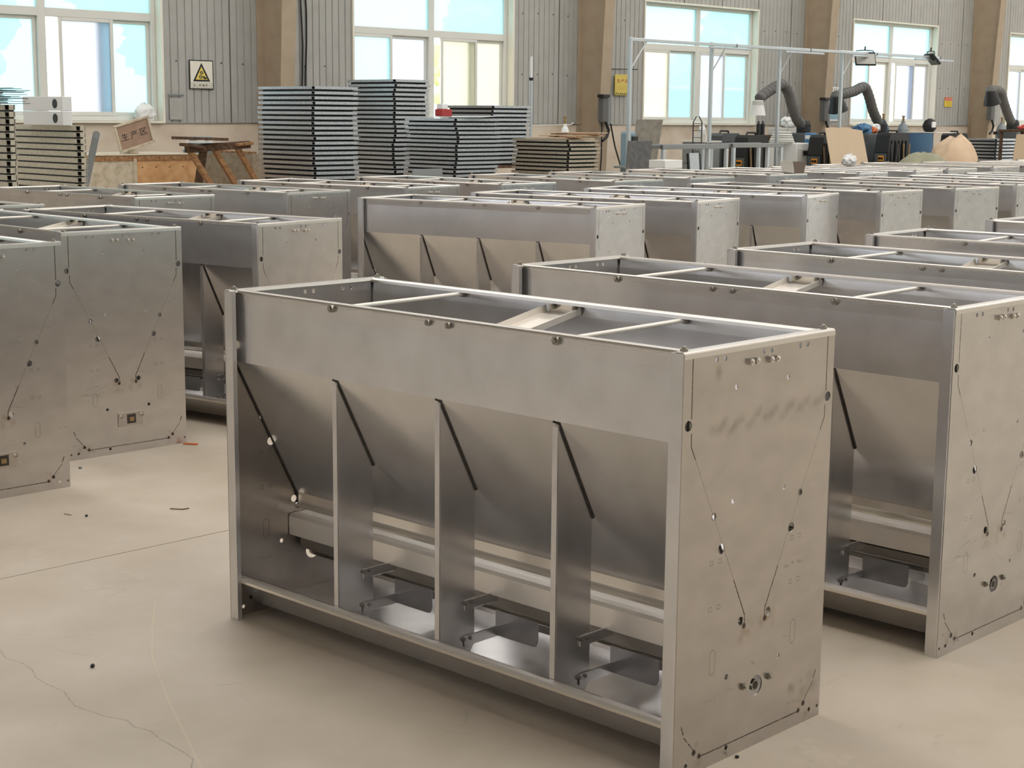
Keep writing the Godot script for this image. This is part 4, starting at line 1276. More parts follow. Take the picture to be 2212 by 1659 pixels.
	for q in [-1, 1]:
		part("frame_batten", Shape.new().rbox(mid + tilt * Vector3(0.012, q * hh / 2, 0), Vector3(0.02, 0.026, w + 0.03), 0.003, tilt).mesh(), M.ply_white, o)
		part("frame_batten", Shape.new().rbox(mid + tilt * Vector3(0.012, 0, q * w / 2), Vector3(0.02, hh, 0.026), 0.003, tilt).mesh(), M.ply_white, o)
	# notice boards on the third column and the small red and yellow one beyond the window
	var n1 := Image.create(140, 60, false, Image.FORMAT_RGB8)
	n1.fill(Color(0.88, 0.87, 0.84))
	for k in 6:
		stroke(n1, [Vector2(14 + k * 20, 16), Vector2(26 + k * 20, 16), Vector2(18 + k * 20, 42)], 2.4, Color(0.25, 0.24, 0.24), 1.0, rng)
		stroke(n1, [Vector2(16 + k * 20, 28), Vector2(28 + k * 20, 28)], 1.8, Color(0.25, 0.24, 0.24), 1.0, rng)
	board_on_wall("header_board", "white header board with dark characters above the third column's notices", "sign", 1783, 188, 1816, 201, WALL_X + 0.02, printed(n1), M.white)
	var n2 := Image.create(120, 200, false, Image.FORMAT_RGB8)
	n2.fill(Color(0.84, 0.84, 0.82))
	n2.fill_rect(Rect2i(0, 0, 120, 30), Color(0.33, 0.50, 0.60))
	n2.fill_rect(Rect2i(8, 120, 104, 66), Color(0.52, 0.66, 0.72))
	for k in 8:
		stroke(n2, [Vector2(12, 42 + k * 9), Vector2(108, 42 + k * 9)], 1.0, Color(0.55, 0.55, 0.54), 0.8, rng, 0.5, 0.2)
	board_on_wall("notice_board", "white and blue notice board behind the lamp pole at the third column", "notice", 1790, 205, 1816, 262, WALL_X + 0.02, printed(n2), M.white)
	var n3 := Image.create(60, 90, false, Image.FORMAT_RGB8)
	n3.fill(Color(0.85, 0.75, 0.25))
	n3.fill_rect(Rect2i(0, 0, 60, 34), Color(0.75, 0.22, 0.18))
	for k in 4:
		stroke(n3, [Vector2(6 + 14 * k, 30), Vector2(16 + 14 * k, 6)], 2.5, Color(0.9, 0.85, 0.8), 1.0, rng)
		stroke(n3, [Vector2(8, 44 + 11 * k), Vector2(52, 44 + 11 * k)], 2.0, Color(0.5, 0.42, 0.15), 0.9, rng, 0.5, 0.2)
	board_on_wall("safety_label", "small red and yellow label on the wall beyond the fourth window", "sign", 2040, 210, 2056, 231, WALL_X + 0.02, printed(n3), M.yellow)


func boom(px: float, ytop: float, px_end: float, y_end: float, label: String, x: float) -> Node3D:
	# a galvanised lamp pole with a long level arm
	var p := at(px, ytop, x)
	var q := at(px_end, y_end, x)
	var o := thing("boom_pole", label, "pole", Vector3(x, 0, p.z), 0.0, "lamp poles over the welding benches")
	part("base_plate", Shape.new().rbox(Vector3(0, 0.006, 0), Vector3(0.2, 0.012, 0.2), 0.002).mesh(), M.pole, o)
	part("post", Shape.new().rbox(Vector3(0, p.y / 2, 0), Vector3(0.05, p.y, 0.05), 0.006).mesh(), M.pole, o)
	var l := p.z - q.z
	part("arm", Shape.new().rbox(Vector3(0, p.y - 0.03, -l / 2), Vector3(0.04, 0.045, l), 0.005).mesh(), M.pole, o)
	part("sliding_rail", Shape.new().rbox(Vector3(0.03, p.y - 0.075, -l * 0.93), Vector3(0.03, 0.03, l * 0.42), 0.004).mesh(), M.galv, o)
	part("end_cap", Shape.new().rbox(Vector3(0, p.y - 0.03, -l - 0.008), Vector3(0.046, 0.05, 0.02), 0.004).mesh(), M.dark, o)
	part("brace", Shape.new().tube([Vector3(0.0, p.y - 0.42, -0.02), Vector3(0.0, p.y - 0.05, -0.34)], 0.010, 6).mesh(), M.pole, o)
	return o


func fume_arm(pts: Array, x: float, r: float, hood: bool, label: String) -> void:
	var p := pts.map(func(a): return at(a[0], a[1], x))
	var o := thing("fume_arm", label, "extraction arm", Vector3(x, 0, p[-1].z), 0.0, "fume extraction arms")
	# the bent hose: rounded through its points, with the ribs of the spiral
	var c := Curve3D.new()
	for i in p.size():
		var t: Vector3 = ((p[mini(i + 1, p.size() - 1)] - p[maxi(i - 1, 0)]) * 0.16)
		c.add_point(p[i] - o.position, -t, t)
	c.bake_interval = 0.04
	part("hose", Shape.new().tube(Array(c.get_baked_points()), r, 14).mesh(), M.hose, o)
	var ribs := Shape.new()
	var n := int(c.get_baked_length() / 0.09)
	for i in n:
		var a := c.sample_baked(i * 0.09 + 0.02)
		var b := c.sample_baked(i * 0.09 + 0.045)
		ribs.tube([a, b], r * 1.05, 14)
	var rb := part("hose_ribs", ribs.mesh(), M.hose, o)
	rb.set_meta("kind", "stuff")
	var first: Vector3 = p[0] - o.position
	if hood:
		part("hood", Shape.new().lathe([Vector2(0.17, -0.26), Vector2(0.165, -0.24), Vector2(0.10, -0.02), Vector2(0.085, 0.03), Vector2(0.0, 0.04)], 18, Transform3D(Basis(Vector3.RIGHT, 0.35), first)).mesh(), M.black, o)
		part("ball_joint", Shape.new().lathe([Vector2(0, -0.10), Vector2(0.07, -0.07), Vector2(0.1, 0), Vector2(0.07, 0.07), Vector2(0, 0.1)], 14, Transform3D(Basis(), first)).mesh(), M.hose, o)
	var last: Vector3 = p[-1] - o.position
	part("swivel", Shape.new().lathe([Vector2(0.12, 0), Vector2(0.12, 0.14), Vector2(0.09, 0.2), Vector2(0, 0.2)], 16, Transform3D(Basis(), Vector3(last.x, last.y - 0.1, last.z))).mesh(), M.dark, o)
	part("stand", Shape.new().rbox(Vector3(last.x, (last.y - 0.1) / 2, last.z), Vector3(0.42, last.y - 0.1, 0.42), 0.02).mesh(), M.machine_grey, o)
	part("wall_bracket", Shape.new().rbox(Vector3(last.x - 0.25, last.y - 0.16, last.z), Vector3(0.3, 0.06, 0.06), 0.005).mesh(), M.dark, o)


func welder(e: Array, top: float, label: String, plates: int, grey := false) -> void:
	# an upright welding set: slanted front with amber plates, ribbed side, cables hanging on it
	var l: float = e[1] - e[0]
	var w: float = e[3] - e[2]
	var o := thing("welding_machine", label, "machine", Vector3((e[0] + e[1]) / 2, 0, (e[2] + e[3]) / 2), 0.0, "upright welding sets")
	var bm: Material = M.machine_grey if grey else M.machine
	var prof := PackedVector2Array([Vector2(w / 2, 0.12), Vector2(w / 2, top * 0.75), Vector2(w / 2 - 0.05, top - 0.04), Vector2(w / 2 - 0.10, top), Vector2(-w / 2 + 0.04, top), Vector2(-w / 2, top - 0.05), Vector2(-w / 2, 0.12)])
	part("body", Shape.new().prism(prof, Vector3(-l / 2, 0, 0), Vector3.BACK, Vector3.UP, Vector3.RIGHT * l).mesh(), bm, o)
	part("front_panel", Shape.new().rbox(Vector3(0, top * 0.42, w / 2 + 0.006), Vector3(l * 0.86, top * 0.62, 0.016), 0.004).mesh(), M.machine_grey, o)
	for k in plates:
		var am := part("amber_plate", Shape.new().rbox(Vector3(l * 0.05, top * (0.67 - 0.2 * k), w / 2 + 0.018), Vector3(l * 0.42, 0.085, 0.012), 0.004).mesh(), M.amber, o)
		for q in [-1, 1]:
			part("socket", Shape.new().lathe([Vector2(0.022, 0), Vector2(0.022, 0.008), Vector2(0, 0.008)], 10, along(Vector3.BACK, Vector3(l * 0.05 + q * l * 0.09, top * (0.67 - 0.2 * k), w / 2 + 0.024))).mesh(), M.black, am)
	for k in 5:
		part("side_rib", Shape.new().rbox(Vector3(l / 2 + 0.008, top * 0.55, -w * 0.36 + w * 0.17 * k), Vector3(0.018, top * 0.7, 0.03), 0.004).mesh(), M.black, o)
	part("top_handle", Shape.new().tube([Vector3(0, top - 0.01, w * 0.22), Vector3(0, top + 0.035, w * 0.18), Vector3(0, top + 0.035, -w * 0.18), Vector3(0, top - 0.01, -w * 0.22)], 0.015, 8).mesh(), M.black, o)
	var rng := RandomNumberGenerator.new()
	rng.seed = int(l * 1000) + plates
	for k in 4:
		var z := rng.randf_range(-w * 0.35, w * 0.3)
		var pts := []
		for j in 9:
			var t := j / 8.0
			pts.append(Vector3(l / 2 + 0.028 + 0.01 * sin(t * PI), top * (0.86 - 0.62 * sin(t * PI) * rng.randf_range(0.8, 1.0)), z + (t - 0.5) * 0.2))
		part("cable", Shape.new().tube(pts, 0.008, 6).mesh(), M.cable if k % 2 else M.rubber, o)
	for q in [-1, 1]:
		for s in [-1, 1]:
			part("caster", Shape.new().lathe([Vector2(0, -0.02), Vector2(0.058, -0.02), Vector2(0.058, 0.02), Vector2(0, 0.02)], 12, Transform3D(Basis(Vector3.BACK, PI / 2), Vector3(q * l * 0.38, 0.058, s * w * 0.36))).mesh(), M.rubber, o)


func gas_bottle(px: float, ytop: float, x: float, r: float, m: Material, label: String) -> void:
	var p := at(px, ytop, x)
	var h := p.y
	var o := thing("gas_cylinder", label, "cylinder", Vector3(x, 0, p.z), 0.0, "gas cylinders by the wall")
	part("body", Shape.new().lathe([Vector2(0, 0), Vector2(r * 0.96, 0), Vector2(r, 0.02), Vector2(r, h - 0.30), Vector2(r * 0.93, h - 0.24), Vector2(r * 0.66, h - 0.17), Vector2(r * 0.35, h - 0.13), Vector2(r * 0.3, h - 0.10), Vector2(0, h - 0.10)], 18).mesh(), m, o)
	var v := part("valve", Shape.new().lathe([Vector2(0, h - 0.10), Vector2(0.022, h - 0.10), Vector2(0.018, h - 0.02), Vector2(0.03, h - 0.02), Vector2(0.03, h), Vector2(0, h)], 10).mesh(), M.brass, o)
	part("outlet", Shape.new().tube([Vector3(0, h - 0.06, 0), Vector3(0.03, h - 0.06, 0.05)], 0.012, 8).mesh(), M.brass, v)


func bench(x0: float, x1: float, ytop: float, x: float, dep: float, label: String) -> void:
	var a := at(x0, ytop, x)
	var b := at(x1, ytop, x)
	var w := a.z - b.z
	var o := thing("steel_bench", label, "bench", Vector3(x, 0, (a.z + b.z) / 2))
	var y := a.y
	for q in [-1, 1]:
		part("rail", Shape.new().rbox(Vector3((q - 1) * dep / 2, y - 0.03, 0), Vector3(0.05, 0.06, w), 0.004).mesh(), M.dull_grey, o)
		part("cross_rail", Shape.new().rbox(Vector3(-dep / 2, y - 0.03, q * (w / 2 - 0.025)), Vector3(dep, 0.05, 0.05), 0.004).mesh(), M.dull_grey, o)
		for s in [-1, 1]:
			part("leg", Shape.new().rbox(Vector3((q - 1) * dep / 2, (y - 0.06) / 2, s * (w / 2 - 0.03)), Vector3(0.05, y - 0.06, 0.05), 0.004).mesh(), M.pole, o)
	part("leg", Shape.new().rbox(Vector3(0, (y - 0.06) / 2, -w * 0.2), Vector3(0.05, y - 0.06, 0.05), 0.004).mesh(), M.pole, o)


func leaning(called: String, label: String, x0: float, x1: float, ytop: float, x: float, lean: float, m: Material, t := 0.012) -> void:
	var a := at(x0, ytop, x)
	var b := at(x1, ytop, x)
	var h := (a.y + b.y) / 2
	var o := thing(called, label, "board", Vector3(x, 0, (a.z + b.z) / 2))
	part("sheet", Shape.new().rbox(Vector3(lean / 2, h / 2, 0), Vector3(t, sqrt(h * h + lean * lean), a.z - b.z), 0.002, Basis(Vector3.BACK, atan2(lean, h))).mesh(), m, o)
	part("prop", Shape.new().rbox(Vector3(-0.12, h * 0.42, 0), Vector3(0.03, h * 0.84, 0.03), 0.002).mesh(), M.dark, o)


func build_weld_bays() -> void:
	boom(1362, 80, 1590, 81, "galvanised lamp pole at the grey boards, first from the left", -14.28)
	boom(1538, 91, 1750, 88, "galvanised lamp pole before the third window, second from the left", -14.41)
	boom(1685, 100, 1893, 99, "galvanised lamp pole beside the white cabinets, third from the left", -14.54)
	var fourth := boom(1820, 108, 2030, 107, "galvanised lamp pole before the notice board, fourth from the left", -14.67)
	# flood lamps hung from the third and fourth arm
	for k in 2:
		var c := at([1869, 2014][k], [127, 128][k], [-14.54, -14.67][k])
		var o := thing("flood_lamp", ["flat flood lamp hanging from the third pole's arm, pale face towards us", "flood lamp at the end of the fourth arm, seen edge-on"][k], "lamp", c, [-0.75, 0.95][k], "flood lamps on the booms")
		o.rotation.x = 0.0
		var tilt := Basis(Vector3.BACK, [0.5, 0.75][k])
		part("housing", Shape.new().rbox(Vector3.ZERO, Vector3(0.04, 0.24, 0.34), 0.006, tilt).mesh(), M.black, o)
		part("lens", Shape.new().rbox(tilt * Vector3(0.021, -0.015, 0), Vector3(0.006, 0.19, 0.31), 0.001, tilt).mesh(), M.lens, o)
		part("bracket", Shape.new().tube([tilt * Vector3(-0.02, 0.0, 0.15), Vector3(-0.04, 0.13, 0.14), Vector3(-0.04, 0.14, 0.0), Vector3(-0.04, 0.13, -0.14), tilt * Vector3(-0.02, 0.0, -0.15)], 0.009, 6).mesh(), M.dark, o)
		part("hanger", Shape.new().tube([Vector3(-0.04, 0.135, 0), Vector3(-0.03, 0.2, 0)], 0.012, 6).mesh(), M.dark, o)
	fume_arm([[1640, 214], [1652, 203], [1672, 190], [1690, 183], [1702, 198], [1712, 232], [1722, 258], [1736, 274]], -15.3, 0.085, false, "grey fume hose bent over before the third column")
	# its pale ribbed end
	var arm := get_child(get_child_count() - 1)
	var hd := Node3D.new()
	hd.name = "suction_hood"
	arm.add_child(hd)
	hd.position = at(1637, 233, -15.3) - arm.position
	part("cone", Shape.new().lathe([Vector2(0.13, -0.12), Vector2(0.125, -0.10), Vector2(0.09, 0.06), Vector2(0.088, 0.12), Vector2(0, 0.125)], 18).mesh(), M.white, hd)
	for k in 4:
		part("rib", Shape.new().lathe([Vector2(0.093, -0.004), Vector2(0.099, 0.0), Vector2(0.093, 0.004)], 18, Transform3D(Basis(), Vector3(0, 0.05 + 0.018 * k, 0))).mesh(), M.paper, hd)
	fume_arm([[1806, 208], [1822, 203], [1845, 197], [1866, 188], [1876, 205], [1886, 240], [1896, 262], [1902, 274]], -15.2, 0.085, true, "grey fume arm with black hood before the fourth window")
	fume_arm([[2140, 196], [2152, 195], [2162, 200], [2170, 226], [2180, 254], [2188, 270]], -15.2, 0.085, true, "grey fume arm with square end at the right edge")
	# boards and cabinets at the second column
	leaning("leaning_board", "tall grey fibre board leaning behind the first lamp pole", 1376, 1432, 258, -14.75, -0.25, M.board_grey)
	leaning("leaning_board", "dark square steel sheet leaning before the tall grey board", 1357, 1409, 304, -13.5, -0.1, M.slate)
	var e := corner_box(1338, 1360, 1376, -14.6)
	var hc := high(1360, 284, -14.6)
	var cab := thing("tool_cabinet", "narrow blue-grey machine case at the first lamp pole", "cabinet", Vector3((e[0] + e[1]) / 2, 0, (e[2] + e[3]) / 2))
	part("case", Shape.new().rbox(Vector3(0, hc / 2, 0), Vector3(e[1] - e[0], hc, e[3] - e[2]), 0.03).mesh(), M.bluegrey, cab)
	part("side_cover", Shape.new().rbox(Vector3((e[1] - e[0]) / 2 + 0.01, hc * 0.55, -0.02), Vector3(0.03, hc * 0.8, (e[3] - e[2]) * 0.8), 0.01).mesh(), M.machine, cab)
	part("shelf_bracket", Shape.new().rbox(Vector3(0, hc * 0.62, (e[3] - e[2]) / 2 + 0.05), Vector3(0.2, 0.03, 0.12), 0.006).mesh(), M.dull_grey, cab)
	# steel bench frame across the middle
	bench(1430, 1572, 313, -13.65, 0.42, "bare steel bench frame before the third window")
	bench(1582, 1690, 310, -13.75, 0.4, "steel bench frame joined at right, its legs before the welding set")
	# grey drawer cabinet with a box of tissue
	var e3 := corner_box(1474, 1522, 1556, -14.7)
	var h3 := high(1522, 308, -14.7)
	var dr := thing("drawer_cabinet", "grey drawer cabinet behind the bench, tissue box on it", "cabinet", Vector3((e3[0] + e3[1]) / 2, 0, (e3[2] + e3[3]) / 2))
	part("case", Shape.new().rbox(Vector3(0, h3 / 2, 0), Vector3(e3[1] - e3[0], h3, e3[3] - e3[2]), 0.008).mesh(), M.cab_grey, dr)
	part("worktop", Shape.new().rbox(Vector3(0, h3 + 0.012, 0), Vector3(e3[1] - e3[0] + 0.04, 0.024, e3[3] - e3[2] + 0.04), 0.004).mesh(), M.paper, dr)
	for k in 4:
		part("drawer", Shape.new().rbox(Vector3(0, h3 * (0.14 + 0.23 * k), (e3[3] - e3[2]) / 2 + 0.006), Vector3((e3[1] - e3[0]) * 0.94, h3 * 0.2, 0.012), 0.004).mesh(), M.cab_grey, dr)
	var tb := thing("tissue_box", "small grey tissue box with white tissue on the drawer cabinet", "box", Vector3((e3[0] + e3[1]) / 2 + 0.05, h3 + 0.024, (e3[2] + e3[3]) / 2 + 0.05))
	part("body", Shape.new().rbox(Vector3(0, 0.05, 0), Vector3(0.24, 0.10, 0.13), 0.006).mesh(), M.paper, tb)
	part("tissue", lump(Vector3(0, 0.15, 0), Vector3(0.11, 0.15, 0.09), 9, 0.5).mesh(), M.white, tb)
	# striped panel standing before the bench
	var sp := at(1511, 362, -12.6)
	var spn := thing("striped_panel", "upright pale panel with dark edges before the bench", "panel", Vector3(-12.6, 0, sp.z))
	var sph := high(1511, 331, -12.6)
	var spt := Basis(Vector3.BACK, 0.1)
	part("panel", Shape.new().rbox(Vector3(-0.05, sph / 2, 0), Vector3(0.02, sph, 0.2), 0.003, spt).mesh(), M.galv, spn)
	for q in [-1, 1]:
		part("dark_edge", Shape.new().rbox(Vector3(-0.05, sph / 2, q * 0.115), Vector3(0.03, sph, 0.03), 0.003, spt).mesh(), M.black, spn)
	# folded white tray by its foot
	var ft := at(1465, 358, -12.4)
	var fth := high(1465, 352, -12.4)
	var wt := thing("white_carton", "white folded carton on a stool before the bench", "carton", Vector3(-12.6, 0, ft.z))
	part("stool", Shape.new().rbox(Vector3(0, fth * 0.45, 0), Vector3(0.28, fth * 0.9, 0.3), 0.01).mesh(), M.dark, wt)
	part("carton", Shape.new().rbox(Vector3(0, fth * 0.95 + 0.03, 0), Vector3(0.26, 0.1, 0.34), 0.004).mesh(), M.white, wt)
	# welding sets
	welder(corner_box(1528, 1556, 1600, -14.95), high(1556, 288, -14.95), "grey welding set between the window and the bench", 0, true)
	welder(corner_box(1584, 1612, 1660, -14.3), high(1612, 292, -14.3), "black welding set with amber plates behind the bench", 3)
	welder(corner_box(1745, 1776, 1806, -14.3), high(1776, 292, -14.3), "black welding set beside the white cabinets", 1)
	welder(corner_box(1890, 1919, 1964, -14.3), high(1919, 287, -14.3), "black welding set draped with cables before the gas cylinder", 2)
	welder(corner_box(2030, 2052, 2090, -14.9), high(2052, 288, -14.9), "black welding set with blue tub behind the sacks", 0)
	# twin cups and jars on the second set
	for k in 2:
		var jp := at(1638 + k * 9, 290, -14.5)
		var jy := high(1612, 292, -14.3)
		single("spray_can", Shape.new().lathe([Vector2(0, 0), Vector2(0.032, 0), Vector2(0.032, 0.16), Vector2(0.014, 0.18), Vector2(0.014, 0.205), Vector2(0, 0.205)], 12).mesh(), M.black, ["left", "right"][k] + " black spray can on the welding set", "can", Transform3D(Basis(), Vector3(-14.5, jy + 0.0, jp.z)), "spray cans")
	# white cabinets
	for k in 2:
		var ec := corner_box([1652, 1684][k], [1676, 1722][k], [1683, 1748][k], [-14.95, -14.7][k])
		var hh := high([1682, 1722][k], 309, [-14.95, -14.7][k])
		var wc := thing("white_cabinet", ["white vented machine cabinet behind the bench end", "white machine cabinet with a grey window plate beside the third pole"][k], "cabinet", Vector3((ec[0] + ec[1]) / 2, 0, (ec[2] + ec[3]) / 2))
		part("case", Shape.new().rbox(Vector3(0, hh / 2, 0), Vector3(ec[1] - ec[0], hh, ec[3] - ec[2]), 0.012).mesh(), M.white, wc)
		for j in 8:
			part("vent_slot", Shape.new().rbox(Vector3(-0.1 + 0.0 * j, hh * 0.30 + 0.035 * j, (ec[3] - ec[2]) / 2 + 0.001), Vector3(0.14, 0.012, 0.006), 0.002).mesh(), M.dull_grey, wc)
		part("door", Shape.new().rbox(Vector3((ec[1] - ec[0]) / 2 + 0.004, hh * 0.48, 0), Vector3(0.01, hh * 0.88, (ec[3] - ec[2]) * 0.9), 0.004).mesh(), M.paper, wc)
		part("window_plate", Shape.new().rbox(Vector3((ec[1] - ec[0]) / 2 + 0.012, hh * 0.45, 0), Vector3(0.008, 0.24, 0.18), 0.006).mesh(), M.bluegrey, wc)
		part("handle", Shape.new().rbox(Vector3((ec[1] - ec[0]) / 2 + 0.016, hh * 0.86, -0.06), Vector3(0.02, 0.07, 0.14), 0.006).mesh(), M.dark, wc)
	var wh := high(1722, 309, -14.7)
	for k in 5:
		var pts := []
		var cz := at(1700, 300, -14.9).z
		for j in 21:
			var a := TAU * j / 20
			pts.append(Vector3(cos(a) * (0.2 - 0.015 * k), 0.017 + 0.036 * k, sin(a) * (0.17 - 0.01 * k)))
		single("cable_coil", Shape.new().tube(pts, 0.016, 7).mesh(), M.white if k % 2 else M.paper, "coiled pale hose, %s loop on the white cabinet" % ["lowest", "second", "third", "fourth", "topmost"][k], "hose", Transform3D(Basis(), Vector3(-15.0, wh, cz)), "coiled hoses on the white cabinet")
	# shelf of blocks behind, blue box
	var sh := at(1720, 300, -15.7)
	var hb := high(1720, 292, -15.7)
	var rack := thing("low_rack", "low dark shelf against the wall behind the white cabinets", "shelf", Vector3(-16.0, 0, sh.z))
	part("top_board", Shape.new().rbox(Vector3(0, hb - 0.02, 0), Vector3(0.34, 0.04, 1.2), 0.004).mesh(), M.timber_dark, rack)
	for q in [-1, 1]:
		part("side_board", Shape.new().rbox(Vector3(0, (hb - 0.04) / 2, q * 0.57), Vector3(0.34, hb - 0.04, 0.04), 0.004).mesh(), M.timber_dark, rack)
	for k in 2:
		var bk := single("white_block", Shape.new().rbox(Vector3(0, 0.06, 0), Vector3(0.2, 0.12, 0.28), 0.006).mesh(), M.paper, ["left", "right"][k] + " pale block on the dark shelf", "block", Transform3D(Basis(), Vector3(-16.0, hb, sh.z + 0.12 - 0.3 * k)), "pale blocks on the shelf")
	single("crumpled_bag", lump(Vector3(0, 0.09, 0), Vector3(0.2, 0.2, 0.34), 21, 0.5, 0.15).mesh(), M.white, "crumpled white bag on top of the pale blocks", "bag", Transform3D(Basis(), Vector3(-16.0, hb + 0.115, sh.z - 0.2)))
	var bb := corner_box(1737, 1752, 1764, -14.8)
	var bh := high(1752, 287, -14.8)
	var bl := thing("blue_case", "blue case on a stand beside the third column", "case", Vector3((bb[0] + bb[1]) / 2, 0, (bb[2] + bb[3]) / 2))
	part("stand", Shape.new().rbox(Vector3(0, (bh - 0.22) / 2, 0), Vector3(0.2, bh - 0.22, 0.2), 0.01).mesh(), M.machine_grey, bl)
	part("case", Shape.new().rbox(Vector3(0, bh - 0.11, 0), Vector3(bb[1] - bb[0], 0.22, bb[3] - bb[2]), 0.012).mesh(), M.bluebright, bl)
	part("label_plate", Shape.new().rbox(Vector3(0, bh - 0.07, (bb[3] - bb[2]) / 2 + 0.003), Vector3((bb[1] - bb[0]) * 0.7, 0.06, 0.006), 0.002).mesh(), M.white, bl)
	# folded tan panels propped against the cylinder
	var fp := thing("folded_panel", "tall folded tan sheet propped between the welding sets", "panel", Vector3(-13.6, 0, at(1830, 350, -13.6).z))
	var q0: Vector3 = at(1782, 276, -13.9) - fp.position
	var q1: Vector3 = at(1826, 276, -13.9) - fp.position
	var q2: Vector3 = at(1862, 282, -13.9) - fp.position
	var f0: Vector3 = at(1812, 350, -13.5) - fp.position
	for pair in [[q0, q0.lerp(q1, 0.52), 0.0, "wing"], [q0.lerp(q1, 0.52), q1, 0.06, "centre_fold"], [q1, q2, 0.0, "wing"]]:
		var a: Vector3 = pair[0]
		var b: Vector3 = pair[1]
		var sft := f0.z - q0.z
		var a1 := Vector3(0.25, 0.0, a.z + sft * 1.6)
		var b1 := Vector3(0.25, 0.0, b.z + sft * 1.6)
		a.x -= pair[2]
		var fs := Shape.new()
		var th := Vector3(0.006, 0, 0)
		fs.quad(a1 + th, b1 + th, b + th, a + th)
		fs.quad(b1 - th, a1 - th, a - th, b - th)
		fs.quad(a - th, a + th, b + th, b - th)
		fs.quad(a1 - th, a1 + th, a + th, a - th)
		fs.quad(b1 + th, b1 - th, b - th, b + th)
		fs.quad(b1 - th, b1 + th, a1 + th, a1 - th)
		part(pair[3], fs.mesh(), M.cardboard, fp)
	var strut := [Vector3(-0.32, 0.0, q1.z), Vector3(q1.x - 0.02, q1.y - 0.08, q1.z)]
	part("prop", Shape.new().tube(strut, 0.012, 6).mesh(), M.dark, fp)
	# gas cylinders
	gas_bottle(1952, 250, -15.4, 0.11, M.cylinder, "grey gas cylinder before the fourth window, behind the draped welding set")
	gas_bottle(2165, 254, -15.75, 0.115, M.cylinder, "grey gas cylinder by the fourth column at the right")
	gas_bottle(1221, 252, -15.6, 0.07, M.white, "slim white gas cylinder left of the second column")
	gas_bottle(1909, 246, -15.6, 0.11, M.blue, "dark blue gas cylinder with hoses at the foot of the fume arm")
	# bundle of blue and orange rags
	var rg := at(1868, 282, -15.0)
	var rs := thing("rag_heap", "heap of blue and orange rags on the grey drawers", "rags", Vector3(-15.0, 0, rg.z))
	var ry := high(1868, 288, -15.0)
	part("drawers", Shape.new().rbox(Vector3(0, ry / 2, 0), Vector3(0.4, ry, 0.4), 0.01).mesh(), M.machine_grey, rs)
	part("blue_rag", lump(Vector3(0, ry + 0.06, 0.05), Vector3(0.3, 0.18, 0.3), 31, 0.5, 0.2).mesh(), M.bluebright, rs)
	part("orange_rag", lump(Vector3(0.08, ry + 0.05, -0.1), Vector3(0.16, 0.12, 0.2), 32, 0.5, 0.2).mesh(), M.orange, rs)
	part("white_rag", lump(Vector3(0.05, ry + 0.08, -0.2), Vector3(0.2, 0.14, 0.22), 33, 0.5, 0.2).mesh(), M.white, rs)
	# blue tub and the sacks before it
	var tu := at(2012, 330, -14.3)
	var tuh := high(2012, 288, -14.5)
	var tub := thing("blue_drum", "dark blue drum behind the sacks", "drum", Vector3(-14.6, 0, tu.z))
	part("body", Shape.new().lathe([Vector2(0, 0), Vector2(0.27, 0), Vector2(0.28, 0.02), Vector2(0.29, tuh * 0.5), Vector2(0.28, tuh), Vector2(0.26, tuh), Vector2(0.25, 0.05), Vector2(0, 0.05)], 22).mesh(), M.blue, tub)
	for k in 2:
		part("hoop", Shape.new().lathe([Vector2(0.286, -0.012), Vector2(0.298, 0), Vector2(0.286, 0.012)], 22, Transform3D(Basis(), Vector3(0, tuh * (0.35 + 0.35 * k), 0))).mesh(), M.blue, tub)
	var hel := thing("welding_helmet", "black and white welding helmet on the blue drum", "helmet", Vector3(-14.55, tuh + 0.008, at(2013, 280, -14.5).z))
	part("shell", lump(Vector3(0, 0.12, 0), Vector3(0.24, 0.26, 0.22), 51, 0.08, 0.1).mesh(), M.black, hel)
	part("visor", Shape.new().rbox(Vector3(0.11, 0.14, 0.05), Vector3(0.03, 0.1, 0.12), 0.01).mesh(), M.white, hel)
	part("lid_board", Shape.new().rbox(Vector3(0, 0.004, 0), Vector3(0.6, 0.02, 0.56), 0.004).mesh(), M.paper, hel)
	for sk in [
		[1995, 322, -13.4, Vector3(0.9, 1.0, 1.2), "sack_green", "large grey-green woven sack slumped before the blue drum", 61], [2062, 304, -13.5, Vector3(0.8, 1.27, 1.05), "sack", "large beige woven sack standing tallest of the heap", 62],
		[2116, 338, -12.7, Vector3(0.4, 0.85, 0.45), "sack", "small beige sack at the right end of the heap", 63], [2082, 332, -13.9, Vector3(0.5, 0.95, 0.5), "sack_green", "small olive sack tucked behind the beige sacks", 64]]:
		var sp2 := at(sk[0], sk[1], sk[2])
		single("woven_sack", lump(Vector3(0, sk[3].y * 0.5 - 0.02, 0), sk[3], sk[6], 0.15, 0.04).mesh(), M[sk[5 - 1]], sk[5], "sack", Transform3D(Basis(), Vector3(sk[2], 0, sp2.z)), "heap of woven sacks")
	# a tan board cut by the right edge, with a red cloth behind
	leaning("leaning_board", "tan board with dark wooden edge cut by the right picture edge", 2196, 2230, 290, -13.7, -0.12, M.cardboard)
	var rc := at(2215, 276, -14.1)
	var rt := thing("side_table", "small table with a red cloth at the right edge", "table", Vector3(-14.1, 0, rc.z))
	var rty := high(2206, 280, -14.1)
	part("table_top", Shape.new().rbox(Vector3(0, rty - 0.02, 0), Vector3(0.6, 0.04, 0.9), 0.004).mesh(), M.timber_dark, rt)
	for q in [-1, 1]:
		for s in [-1, 1]:
			part("leg", Shape.new().rbox(Vector3(q * 0.26, (rty - 0.04) / 2, s * 0.4), Vector3(0.05, rty - 0.04, 0.05), 0.004).mesh(), M.timber_dark, rt)
	part("red_cloth", lump(Vector3(0.05, rty + 0.03, -0.05), Vector3(0.35, 0.12, 0.5), 71, 0.4, 0.3).mesh(), M.redcloth, rt)
